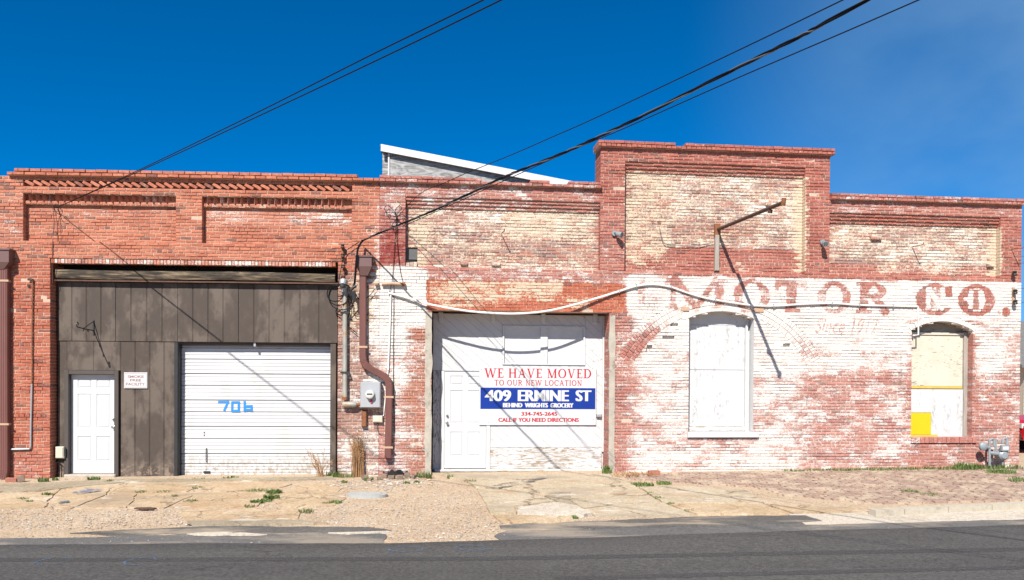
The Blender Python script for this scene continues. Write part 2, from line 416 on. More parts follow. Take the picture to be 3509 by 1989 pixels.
t = NT('window_paint'); v = t.pos((2.5, 2.5, 0.6))
g = t.noise(2.2, 6, 0.7, v); g2 = t.noise(22.0, 5, 0.75, t.pos((1, 1, 0.5)))
c = t.mix(t.mapr(t.math('MULTIPLY', g, g2), 0.26, 0.38, 0.0, 0.8), (0.50, 0.495, 0.485), (0.27, 0.265, 0.25))
c = t.mix(t.mapr(t.noise(9.0, 6, 0.7, t.pos((1, 1, 1.8))), 0.64, 0.67, 0.0, 0.8), c, (0.28, 0.25, 0.21))
t.set('Base Color', c); t.set('Roughness', 0.7); t.bump(g2, 0.12, 0.01)
# grey weathered plywood with swirling grain
t = NT('grey_plywood'); v = t.pos((0.5, 0.5, 2.2))
g = t.noise(2.6, 7, 0.62, v, 3.5); g2 = t.noise(18.0, 4, 0.6, v)
c = t.ramp(t.math('ADD', t.math('MULTIPLY', g, 0.75), t.math('MULTIPLY', g2, 0.25)), [(0.40, (0.15, 0.145, 0.135)), (0.50, (0.27, 0.265, 0.255)), (0.60, (0.38, 0.375, 0.365))])
t.set('Base Color', c); t.set('Roughness', 0.85)

# ground materials
def ground_mat(name, cols, stain, aggregate=140.0, pebble=0.0, bump=0.4, big=0.7, crack=0.0, dust=0.0):
    t = NT(name)
    n0 = t.noise(big, 6, 0.6); n1 = t.noise(5.0, 6, 0.65); n2 = t.noise(aggregate, 3, 0.7); n3 = t.noise(45.0, 4, 0.65)
    c = t.ramp(t.math('ADD', t.math('MULTIPLY', n0, 0.6), t.math('MULTIPLY', n1, 0.4)), [(0.36, cols[0]), (0.50, cols[1]), (0.64, cols[2])])
    c = t.mix(t.mapr(n2, 0.25, 0.75), t.mix(1.0, c, (0.62, 0.60, 0.58), 'MULTIPLY'), t.mix(1.0, c, (1.32, 1.32, 1.32), 'MULTIPLY'))
    n4 = t.noise(20.0, 6, 0.82); c = t.mix(t.mapr(n4, 0.30, 0.70), t.mix(1.0, c, (0.74, 0.72, 0.70), 'MULTIPLY'), t.mix(1.0, c, (1.20, 1.21, 1.22), 'MULTIPLY'))
    c = t.mix(t.mapr(n3, 0.55, 0.72, 0.0, 0.45), c, stain)
    if pebble:
        vo = t.n.new('ShaderNodeTexVoronoi'); vo.inputs['Scale'].default_value = pebble; t.l.new(t.geo.outputs['Position'], vo.inputs['Vector'])
        pr = t.sep(vo.outputs['Color'])[0]
        pc = t.ramp(pr, [(0.0, (0.20, 0.13, 0.085)), (0.35, (0.40, 0.28, 0.175)), (0.7, (0.52, 0.41, 0.29)), (1.0, (0.62, 0.56, 0.48))])
        c = t.mix(0.38, c, pc)
        c = t.mix(t.mapr(vo.outputs['Distance'], 0.35, 0.75, 0.0, 0.35), c, (0.26, 0.17, 0.105))
        t.bump(t.math('SUBTRACT', 1.0, vo.outputs['Distance']), 0.6, 0.02)
    else:
        t.bump(t.math('ADD', n3, n2), bump, 0.008)
    if dust: c = t.mix(t.mapr(t.noise(0.8, 6, 0.65, t.pos((0.5, 2.0, 1))), 0.46, 0.62, 0.0, dust), c, (0.40, 0.32, 0.23))
    if crack:
        wv = t.n.new('ShaderNodeVectorMath'); wv.operation = 'ADD'; nv = t.n.new('ShaderNodeTexNoise'); nv.inputs['Scale'].default_value = 3.0; nv.inputs['Detail'].default_value = 5
        sc_ = t.n.new('ShaderNodeVectorMath'); sc_.operation = 'SCALE'; sc_.inputs['Scale'].default_value = 0.5
        t.l.new(t.geo.outputs['Position'], nv.inputs['Vector']); t.l.new(nv.outputs['Color'], sc_.inputs[0]); t.l.new(t.geo.outputs['Position'], wv.inputs[0]); t.l.new(sc_.outputs[0], wv.inputs[1])
        ck = t.voro(crack, 'DISTANCE_TO_EDGE', wv.outputs[0]); gate = t.mapr(t.noise(1.1, 3, 0.5), 0.38, 0.52)
        c = t.mix(t.math('MULTIPLY', t.mapr(ck, 0.006, 0.020, 0.75, 0.0), gate), c, (0.16, 0.11, 0.07))
        gs = t.mapr(t.noise(0.55, 5, 0.6, t.pos((1, 1.8, 1))), 0.52, 0.68, 0.0, 0.55); c = t.mix(gs, c, (0.25, 0.20, 0.15))
        c = t.mix(t.mapr(t.noise(0.9, 5, 0.65, t.pos((1, 1.5, 1), 0.7)), 0.56, 0.68, 0.0, 0.6), c, (0.36, 0.215, 0.11))
        c = t.mix(t.mapr(t.noise(1.4, 6, 0.7, t.pos((1, 2.0, 1), 1.3)), 0.58, 0.66, 0.0, 0.7), c, (0.56, 0.50, 0.43))
    t.set('Base Color', c); t.set('Roughness', 0.95); t.b.inputs['Specular IOR Level'].default_value = 0.2
    return t
ground_mat('sand_ground', ((0.40, 0.285, 0.18), (0.49, 0.375, 0.255), (0.55, 0.445, 0.32)), (0.38, 0.25, 0.155), 170.0, 42.0)
ground_mat('slab_concrete', ((0.36, 0.255, 0.155), (0.45, 0.335, 0.21), (0.52, 0.41, 0.28)), (0.30, 0.20, 0.115), 150.0, crack=1.15)
ground_mat('drive_concrete', ((0.36, 0.295, 0.20), (0.43, 0.355, 0.25), (0.47, 0.40, 0.295)), (0.34, 0.26, 0.165), 190.0, 0, 0.3, crack=0.5)
ground_mat('pale_concrete', ((0.42, 0.36, 0.28), (0.49, 0.43, 0.35), (0.54, 0.49, 0.41)), (0.36, 0.28, 0.20), 120.0)
ground_mat('grey_walk', ((0.25, 0.21, 0.145), (0.32, 0.265, 0.185), (0.37, 0.31, 0.22)), (0.22, 0.17, 0.11), 120.0, crack=0.7)
ground_mat('old_asphalt', ((0.085, 0.080, 0.074), (0.115, 0.107, 0.098), (0.150, 0.138, 0.122)), (0.22, 0.19, 0.155), 75.0, 0, 0.9, dust=0.75)
ground_mat('old_asphalt_smooth', ((0.105, 0.102, 0.098), (0.125, 0.120, 0.115), (0.145, 0.138, 0.130)), (0.17, 0.155, 0.14), 110.0, 0, 0.6, dust=0.45)
# road asphalt: fine aggregate, tyre-darkened lanes, bright chips
t = NT('road_asphalt')
n0 = t.noise(0.5, 4, 0.6, t.pos((0.25, 2.0, 1))); n2 = t.noise(120.0, 3, 0.75); n3 = t.noise(34.0, 4, 0.7); chip = t.voro(17.0)
c = t.mix(t.mapr(n0, 0.3, 0.7), (0.060, 0.056, 0.054), (0.074, 0.070, 0.067))
c = t.mix(t.mapr(n2, 0.28, 0.72), t.mix(1.0, c, (0.55, 0.55, 0.55), 'MULTIPLY'), t.mix(1.0, c, (1.55, 1.53, 1.5), 'MULTIPLY'))
n4 = t.noise(22.0, 5, 0.8); c = t.mix(t.mapr(n4, 0.32, 0.68), t.mix(1.0, c, (0.60, 0.60, 0.60), 'MULTIPLY'), t.mix(1.0, c, (1.45, 1.44, 1.42), 'MULTIPLY'))
c = t.mix(t.mapr(n3, 0.6, 0.75, 0.0, 0.4), c, (0.045, 0.043, 0.041))
c = t.mix(t.mapr(chip, 0.035, 0.075, 0.8, 0.0), c, (0.38, 0.33, 0.30))
c = t.mix(t.mapr(t.noise(1.6, 6, 0.7), 0.52, 0.70, 0.0, 0.30), c, (0.105, 0.099, 0.092))
wv = t.n.new('ShaderNodeVectorMath'); wv.operation = 'ADD'; nv = t.n.new('ShaderNodeTexNoise'); nv.inputs['Scale'].default_value = 2.0; nv.inputs['Detail'].default_value = 6
t.l.new(t.geo.outputs['Position'], nv.inputs['Vector']); t.l.new(nv.outputs['Color'], wv.inputs[0]); t.l.new(t.pos((0.35, 1.0, 1.0)), wv.inputs[1])
ck = t.voro(0.45, 'DISTANCE_TO_EDGE', wv.outputs[0]); c = t.mix(t.math('MULTIPLY', t.mapr(ck, 0.002, 0.007, 0.6, 0.0), t.mapr(t.noise(0.7, 3, 0.5), 0.48, 0.56)), c, (0.022, 0.021, 0.020))
t.set('Base Color', c); t.set('Roughness', 0.9); t.b.inputs['Specular IOR Level'].default_value = 0.25; t.bump(n2, 0.6, 0.006)
t = NT('gravel_stone'); cc = t.attr('col'); n2 = t.noise(60.0, 3, 0.6)
t.set('Base Color', t.mix(t.mapr(n2, 0.3, 0.7), t.mix(1.0, cc, (0.7, 0.7, 0.7), 'MULTIPLY'), cc)); t.set('Roughness', 0.95)

# flaking paint strokes: a paint whose worn spots let the surface below show
def worn_paint(name, col, keep, scale=26.0):
    t = NT(name); n = t.noise(scale, 5, 0.7); t.set('Base Color', col + (1,))
    tr = t.n.new('ShaderNodeBsdfTransparent'); ms = t.n.new('ShaderNodeMixShader')
    t.l.new(t.mapr(n, keep - 0.08, keep + 0.08), ms.inputs[0]); t.l.new(t.b.outputs[0], ms.inputs[1]); t.l.new(tr.outputs[0], ms.inputs[2])
    t.l.new(ms.outputs[0], t.out.inputs[0])
worn_paint('ghost_red', (0.44, 0.22, 0.18), 0.47)
worn_paint('mark_blue', (0.07, 0.12, 0.18), 0.50, 9.0)
worn_paint('splash_blue', (0.17, 0.19, 0.26), 0.50, 7.0)
worn_paint('stain_dark', (0.10, 0.095, 0.09), 0.47, 3.0)
worn_paint('tar_line', (0.064, 0.061, 0.058), 0.50, 40.0)

# ------------------------------------------------------------------ THE SETTING: ground, road, pavement
def grid_sheet(xs, ys, zf):
    mb = MB(); nx, ny = len(xs), len(ys)
    X, Y = np.meshgrid(xs, ys); Z = zf(X, Y)
    mb.v = list(zip(X.ravel().tolist(), Y.ravel().tolist(), Z.ravel().tolist()))
    mb.f = [(j*nx+i, j*nx+i+1, (j+1)*nx+i+1, (j+1)*nx+i) for j in range(ny-1) for i in range(nx-1)]
    return mb
def vnoise(X, Y, s, seed=0.0):
    sh = np.shape(X); X = np.ravel(X); Y = np.ravel(Y)
    return np.array([noise.noise((float(a)*s, float(b)*s, seed)) for a, b in zip(X, Y)]).reshape(sh)
xs = np.concatenate([[-2500, -700, -200, -70, -30, -18], np.arange(-12.5, 14.6, 0.14), [18, 30, 70, 200, 700, 2500]])
ys = np.concatenate([[-2500, -300, -60, -20, -5, 2, 6], np.arange(8.0, 18.6, 0.14), [20, 24, 30, 60, 200, 700, 2500]])
def ground_z(X, Y):
    n = 0.006*vnoise(X, Y, 1.1) + 0.003*vnoise(X, Y, 4.0, 3.0)
    return zg(X, Y) + n*((np.abs(X) < 14) & (Y > 8) & (Y < 18)) - 0.004
ground = grid_sheet(xs, ys, ground_z).build('ground', 'sand_ground', smooth=True)
tag(ground, 'sandy gravel apron between the brick buildings and the road', kind='structure')

EDGE_PX = [(-60,1867),(150,1865),(400,1864),(700,1860),(950,1861),(1150,1861),(1308,1861),(1420,1858),(1600,1853),(1705,1850),(1900,1845),(2150,1837),(2400,1828),(2800,1816),(3200,1806),(3560,1796)]
edge = [PG(u, v, 0.02) for u, v in EDGE_PX]
ex = np.array([p.x for p in edge]); ey = np.array([p.y for p in edge])
sl_l = (ey[2]-ey[0])/(ex[2]-ex[0]); sl_r = (ey[-1]-ey[-3])/(ex[-1]-ex[-3])
def yedge(x):
    x = np.asarray(x, float)
    y = np.interp(x, ex, ey)
    y = np.where(x < ex[0], ey[0] + (x-ex[0])*sl_l*0.3, y); y = np.where(x > ex[-1], ey[-1] + (x-ex[-1])*sl_r*0.8, y)
    return y
rx = np.concatenate([[-300,-80,-30,-16], np.arange(-10, 12.01, 0.2), [16, 30, 80, 300]])
rows = [0.0, 0.05, 0.4, 1.0, 2.0, 3.5, 5.5, 7.0, 7.6]
mb = MB()
for r in rows:
    for x in rx:
        y = float(yedge(x)) - r + (0.022*noise.noise((float(x)*2.1, 1.7, 0)) + 0.012*noise.noise((float(x)*7.0, 4, 0)) if r < 0.1 else 0)
        z = zgf(x, y) + (0.002 if r == 0 else 0.026) + (0.02*math.sin(math.pi*min(r,7.2)/7.2) if r > 0.3 else 0)
        mb.v.append((float(x), y, z))
n = len(rx); mb.f = [(j*n+i, (j+1)*n+i, (j+1)*n+i+1, j*n+i+1) for j in range(len(rows)-1) for i in range(n-1)]
road = recalc(mb.build('road', 'road_asphalt', smooth=True)); tag(road, 'dark grey asphalt street across the foreground', kind='structure')
def road_z(x, y):
    r = float(yedge(x)) - y
    return zgf(x, y) + 0.026 + 0.02*math.sin(math.pi*min(max(r,0),7.2)/7.2)

def rough_poly(pts, amp=0.03, step=0.12, seed=0.0):
    """ground polygon (x,y) with broken edges"""
    out = []; n = len(pts)
    for i in range(n):
        a, b = Vector(pts[i][:2]), Vector(pts[(i+1) % n][:2]); L = (b-a).length; m = max(1, int(L/step))
        nr = Vector((-(b-a).y, (b-a).x)).normalized()
        for k in range(m):
            p = a + (b-a)*(k/m)
            out.append(p + nr*amp*(noise.noise((p.x*3.1, p.y*3.1, seed)) + 0.5*noise.noise((p.x*11, p.y*11, seed))) if k else p + nr*amp*0.3*noise.noise((p.x*5, p.y*5, seed)))
    return [(p.x, p.y) for p in out]

pave = bpy.data.objects.new('pavement', None); COL.objects.link(pave); tag(pave, 'cracked concrete apron and driveway slabs along the buildings', kind='structure')
def ground_slab(px, mat, top, name='concrete_slab', parent=pave, amp=0.03, tilt=0.0, seed=0, poly=None, step=0.12):
    P = poly or [PG(u, v, top) for u, v in px]
    pl = rough_poly([(p[0], p[1]) for p in P], amp, step, seed + 0.5)
    a = rng.uniform(0, 6.28); cxx = sum(p[0] for p in pl)/len(pl); cyy = sum(p[1] for p in pl)/len(pl)
    f = lambda x, y: zgf(x, y) + top + tilt*((x-cxx)*math.cos(a) + (y-cyy)*math.sin(a))
    mb = MB().slab(pl, f, lambda x, y: f(x, y) - 0.12)
    o = recalc(mb.build(name, mat, parent)); return o

# older asphalt shoulder strips
sh = bpy.data.objects.new('road_shoulder', None); COL.objects.link(sh); tag(sh, 'worn old asphalt shoulder along the street edge', kind='structure')
ground_slab([(-80,1846),(250,1842),(500,1836),(640,1829),(900,1832),(1180,1826),(1322,1830),(1318,1868),(900,1872),(400,1874),(-80,1874)], 'old_asphalt_smooth', 0.006, 'asphalt_strip', sh, 0.06)
ground_slab([(240,1826),(480,1814),(640,1806),(830,1802),(1050,1804),(1260,1806),(1340,1818),(1300,1826),(900,1829),(640,1827),(400,1834)], 'old_asphalt', 0.012, 'asphalt_strip', sh, 0.07)
ground_slab([(1712,1800),(1950,1789),(2250,1776),(2500,1768),(2760,1766),(2820,1786),(2500,1800),(2250,1806),(1960,1812),(1740,1816)], 'old_asphalt', 0.014, 'asphalt_strip', sh, 0.06)
ground_slab([(1692,1836),(1740,1818),(2250,1808),(2800,1790),(3600,1778),(3600,1806),(2800,1824),(2250,1842),(1720,1856)], 'old_asphalt_smooth', 0.008, 'asphalt_strip', sh, 0.06)
ground_slab([(640,1829),(700,1824),(760,1823),(800,1826),(860,1827),(915,1831),(860,1834),(780,1833),(720,1835),(670,1833)], 'pale_concrete', 0.0165, 'concrete_patch', sh, 0.05, step=0.07)
ground_slab([(1125,1825),(1330,1819),(1345,1823),(1190,1829)], 'pale_concrete', 0.019, 'concrete_patch', sh, 0.02)

# left walk strip and cracked slabs
ground_slab([(-80,1660),(150,1654),(420,1641),(640,1641),(1140,1632),(1150,1641),(760,1649),(420,1652),(260,1668),(120,1682),(-80,1688)], 'grey_walk', 0.022, amp=0.05, seed=1)
SL = [
 ([(-60,1694),(120,1688),(205,1676),(170,1710),(150,1738),(-60,1745)], 2),
 ([(212,1676),(300,1664),(425,1656),(370,1676),(365,1694),(310,1716),(240,1742),(160,1740),(178,1708)], 3),
 ([(432,1656),(660,1648),(672,1672),(640,1684),(470,1686),(372,1692),(376,1678)], 4),
 ([(316,1718),(372,1697),(466,1690),(462,1706),(430,1738),(248,1743)], 5),
 ([(472,1690),(640,1688),(660,1696),(590,1728),(560,1742),(438,1740),(468,1708)], 6),
 ([(668,1650),(900,1646),(1000,1658),(960,1670),(790,1684),(680,1676)], 7),
 ([(648,1690),(680,1680),(790,1688),(930,1684),(915,1712),(880,1735),(700,1742),(600,1738),(664,1702)], 8),
 ([(940,1686),(1010,1676),(1180,1690),(1186,1708),(1150,1732),(1040,1740),(965,1738),(940,1716)], 9),
 ([(600,1748),(930,1744),(1030,1748),(1020,1778),(760,1790),(640,1780)], 10),
 ([(1008,1662),(1100,1656),(1175,1672),(1160,1684),(1018,1672)], 12),
]
for px, sd_ in SL: ground_slab(px, 'slab_concrete', 0.008 + 0.005*rng.random(), amp=0.05, tilt=0.003, seed=sd_)
ground_slab([(640,1784),(850,1780),(1030,1782),(1120,1790),(850,1797),(660,1796)], 'grey_walk', 0.035, 'kerb_piece', amp=0.03, seed=21)
ground_slab([(640,1797),(860,1795),(1080,1792),(1130,1795),(860,1801),(660,1802)], 'void_shade', 0.004, 'kerb_gap_shade', amp=0.02, seed=22)  # dark strip painted in for the shade of the groove below the kerb
# driveway slabs in front of the sliding door
DR = [
 ([(1478,1621),(2092,1625),(2178,1664),(1990,1668),(1812,1677),(1630,1669),(1600,1648)], 'drive_concrete', 0.030),
 ([(1634,1673),(1810,1681),(1862,1700),(1900,1716),(1764,1733),(1768,1758),(1680,1757)], 'drive_concrete', 0.026),
 ([(1866,1700),(1880,1694),(1950,1688),(1985,1738),(1905,1716)], 'grey_walk', 0.018),
 ([(1818,1681),(1990,1671),(2178,1668),(2258,1718),(2100,1728),(2000,1742),(1960,1716),(1952,1685),(1878,1690)], 'drive_concrete', 0.028),
 ([(2004,1744),(2105,1731),(2262,1721),(2376,1762),(2200,1768),(2040,1768)], 'drive_concrete', 0.024),
 ([(1770,1736),(1900,1721),(1965,1730),(2034,1756),(2000,1764),(1772,1760)], 'pale_concrete', 0.040),
 ([(1690,1764),(1960,1768),(1965,1784),(1800,1790),(1720,1790)], 'slab_concrete', 0.022),
 ([(2190,1668),(2330,1664),(2560,1680),(2620,1724),(2270,1720)], 'drive_concrete', 0.024),
 ([(2280,1725),(2620,1728),(2700,1758),(2390,1762)], 'slab_concrete', 0.022),
 ([(2630,1728),(2900,1738),(3000,1752),(2720,1758)], 'slab_concrete', 0.020),
]
for k, (px, m, top) in enumerate(DR): ground_slab(px, m, top, amp=0.03 if m != 'pale_concrete' else 0.06, tilt=0.004, seed=40+k)
ground_slab([(2700,1762),(3000,1756),(3600,1732),(3600,1776),(3100,1790),(2760,1798)], 'pale_concrete', 0.012, 'gutter_slab', amp=0.03, seed=60)
kb = [PG(u, v, 0.09) for u, v in ((3000,1752),(3100,1747),(3250,1740),(3400,1733),(3600,1724))]
for i in range(4):
    a, b = kb[i], kb[i+1]; d = (b-a).normalized()*0.006; nn = Vector((-(b-a).y, (b-a).x, 0)).normalized()*0.16
    a2, b2 = a + d, b - d
    MB().slab([(a2.x,a2.y),(b2.x,b2.y),(b2.x+nn.x,b2.y+nn.y),(a2.x+nn.x,a2.y+nn.y)], lambda x, y: zgf(x,y)+0.10, lambda x, y: zgf(x,y)-0.1).build('kerb_stone', 'kerb', pave)

# brick sidewalk on the right: individual pavers
walk = bpy.data.objects.new('brick_sidewalk', None); COL.objects.link(walk); tag(walk, 'uneven old brick sidewalk in front of the whitewashed wall', kind='structure')
pm = MB().box(-0.1, 0.1, -0.048, 0.048, -0.06, 0.0).build('brick_paver', 'paver', walk); paver_mesh = pm.data
recs = []
e6 = (FR.to_3x3() @ Vector((1,0,0))); n6 = (FR.to_3x3() @ Vector((0,-1,0)))
def to_px(p):
    d = p - CAMP; k = d.dot(fwd); return (CX + F*d.dot(rgt)/k)/PXK, (CY - F*d.dot(upv)/k)/PXK
for j in range(44):
    tt = 0.35 + j*0.108
    for i in range(62):
        s = 5.0 + i*0.218 + (0.109 if j % 2 else 0)
        if s > 14.6: continue
        p = SEAM + e6*s + n6*tt; p.z = zgf(p.x, p.y); pu, pv = to_px(p)
        if pu < 2130 or pu > 3560 or pv > np.interp(pu, [2130,2330,2600,2700,2900,3100,3560], [1640,1658,1672,1700,1718,1730,1716]): continue
        if rng.random() < 0.07: continue
        recs.append((p.x, p.y, zgf(p.x, p.y) + 0.022 + rng.uniform(-0.010, 0.010), TR + rng.uniform(-0.04, 0.04), rng.uniform(-0.03, 0.03)))
recs.sort(key=lambda r: r[1])
vis = recs[:300]; rest = recs[300:]
for k, (x, y, z, a, b) in enumerate(vis):
    o = pm if k == 0 else pm.copy()
    if k: COL.objects.link(o)
    o.location = (x, y, z); o.rotation_euler = (b, b*0.6, a)
mb = MB()
for (x, y, z, a, b) in rest: mb.box(-0.1, 0.1, -0.048, 0.048, -0.06, 0.0, Matrix.Translation((x,y,z)) @ Matrix.Rotation(a, 4, 'Z') @ Matrix.Rotation(b, 4, 'X'))
tag(mb.build('brick_pavers', 'paver', walk), None, kind='stuff')

# ------------------------------------------------------------------ BRICK BUILDINGS
CH = 0.0672            # course height
def smoothstep(x): x = np.clip(x, 0, 1); return x*x*(3-2*x)
def srect(s, z, s0, s1, z0, z1, f):
    return smoothstep((s-s0)/f+0.5)*smoothstep((s1-s)/f+0.5)*smoothstep((z-z0)/f+0.5)*smoothstep((z1-z)/f+0.5)

# faded wall lettering, as a mask on the brick faces
def seg_d(s, z, a, b):
    ax, az = a; bx, bz = b; dx, dz = bx-ax, bz-az
    t = np.clip(((s-ax)*dx+(z-az)*dz)/(dx*dx+dz*dz), 0, 1)
    return np.hypot(s-ax-t*dx, z-az-t*dz)
def rect(s, z, a, b, c, d): return (s >= a) & (s <= b) & (z >= c) & (z <= d)
def ring(s, z, a, b, c, d, ti, tz):
    cs, cz = (a+b)/2, (c+d)/2; ru, rv = (b-a)/2, (d-c)/2
    o = ((s-cs)/ru)**2 + ((z-cz)/rv)**2 <= 1; i = ((s-cs)/(ru-ti))**2 + ((z-cz)/(rv-tz))**2 <= 1
    return o & ~i
LZ0, LZ1 = 3.43, 4.10
def lettering(s, z):
    """0..1: how far the painted letter has kept the white off; and white strokes of an older sign"""
    m = np.zeros_like(s); w = np.zeros_like(s)
    def put(cond, v): m[cond] = np.maximum(m[cond], v)
    a, b = LZ0, LZ1
    # first trace of a letter, far left
    put(rect(s, z, 5.35, 5.50, a+0.1, b), 0.30)
    # M
    put(rect(s, z, 6.02, 6.17, a, b) | rect(s, z, 7.00, 7.20, a, b), 0.60)
    put(rect(s, z, 5.94, 6.25, a, a+0.09) | rect(s, z, 5.94, 6.22, b-0.09, b) | rect(s, z, 6.92, 7.28, a, a+0.09) | rect(s, z, 6.98, 7.28, b-0.09, b), 0.55)
    put((seg_d(s, z, (6.14, b), (6.58, a+0.05)) < 0.085) | (seg_d(s, z, (6.60, a+0.05), (7.02, b)) < 0.06), 0.58)
    # O
    put(ring(s, z, 7.40, 8.22, a-0.02, b+0.01, 0.22, 0.10), 0.60)
    # T
    put(rect(s, z, 8.57, 8.80, a, b), 0.60); put(rect(s, z, 8.32, 9.06, b-0.13, b), 0.5); put(rect(s, z, 8.32, 8.40, b-0.26, b) | rect(s, z, 8.98, 9.06, b-0.26, b), 0.45); put(rect(s, z, 8.48, 8.90, a, a+0.08), 0.45)
    # O
    put(ring(s, z, 9.26, 10.03, a-0.02, b+0.01, 0.20, 0.10), 0.64)
    # R
    put(rect(s, z, 10.22, 10.42, a, b), 0.66); put(rect(s, z, 10.14, 10.50, a, a+0.08) | rect(s, z, 10.14, 10.5, b-0.09, b), 0.62)
    put(ring(s, z, 10.24, 10.84, a+0.30, b, 0.20, 0.09) & (s > 10.40), 0.66)
    put(seg_d(s, z, (10.58, a+0.34), (10.80, a+0.04)) < 0.10, 0.66)
    # C
    put(ring(s, z, 11.50, 12.40, a-0.03, b+0.01, 0.24, 0.11) & ~((s > 12.05) & (np.abs(z-(a+b)/2+0.02) < 0.15)), 0.74)
    put(rect(s, z, 12.20, 12.36, b-0.30, b-0.05), 0.9)
    put(rect(s, z, 11.80, 12.15, a+0.12, b-0.12), 0.55)
    # O
    put(ring(s, z, 12.48, 13.36, a-0.03, b+0.01, 0.24, 0.10), 0.78)
    put(rect(s, z, 12.78, 13.06, a+0.12, b-0.12), 0.65)
    # full stop
    put(np.hypot(s-13.62, z-3.51) < 0.10, 0.9)
    put(np.hypot(s-13.45, z-3.49) < 0.05, 0.5)
    # strokes of an older white sign
    def wh(c): w[c] = 1.0
    wh(rect(s, z, 11.76, 11.84, a+0.12, b-0.10) | rect(s, z, 12.08, 12.16, a+0.12, b-0.10) | (seg_d(s, z, (11.80, b-0.12), (12.12, a+0.14)) < 0.045))
    wh(rect(s, z, 12.74, 12.83, a+0.13, b-0.13) | rect(s, z, 12.98, 13.07, a+0.13, b-0.13) | rect(s, z, 12.62, 12.83, 3.74, 3.82))
    return m, w

ARC = (7.15, 1.29, 2.15, 0.33)     # former wide arch: centre s, centre z, inner radius, thickness
W1 = dict(s0=6.45, s1=7.87, spring=3.27, crown=3.42, bot=0.876)
W2 = dict(s0=11.43, s1=12.85, spring=3.08, crown=3.275, bot=0.755)
for W in (W1, W2):
    h = (W['s1']-W['s0'])/2; r = W['crown']-W['spring']; W['R'] = (h*h+r*r)/(2*r); W['c'] = (W['s0']+W['s1'])/2; W['cz'] = W['crown']-W['R']

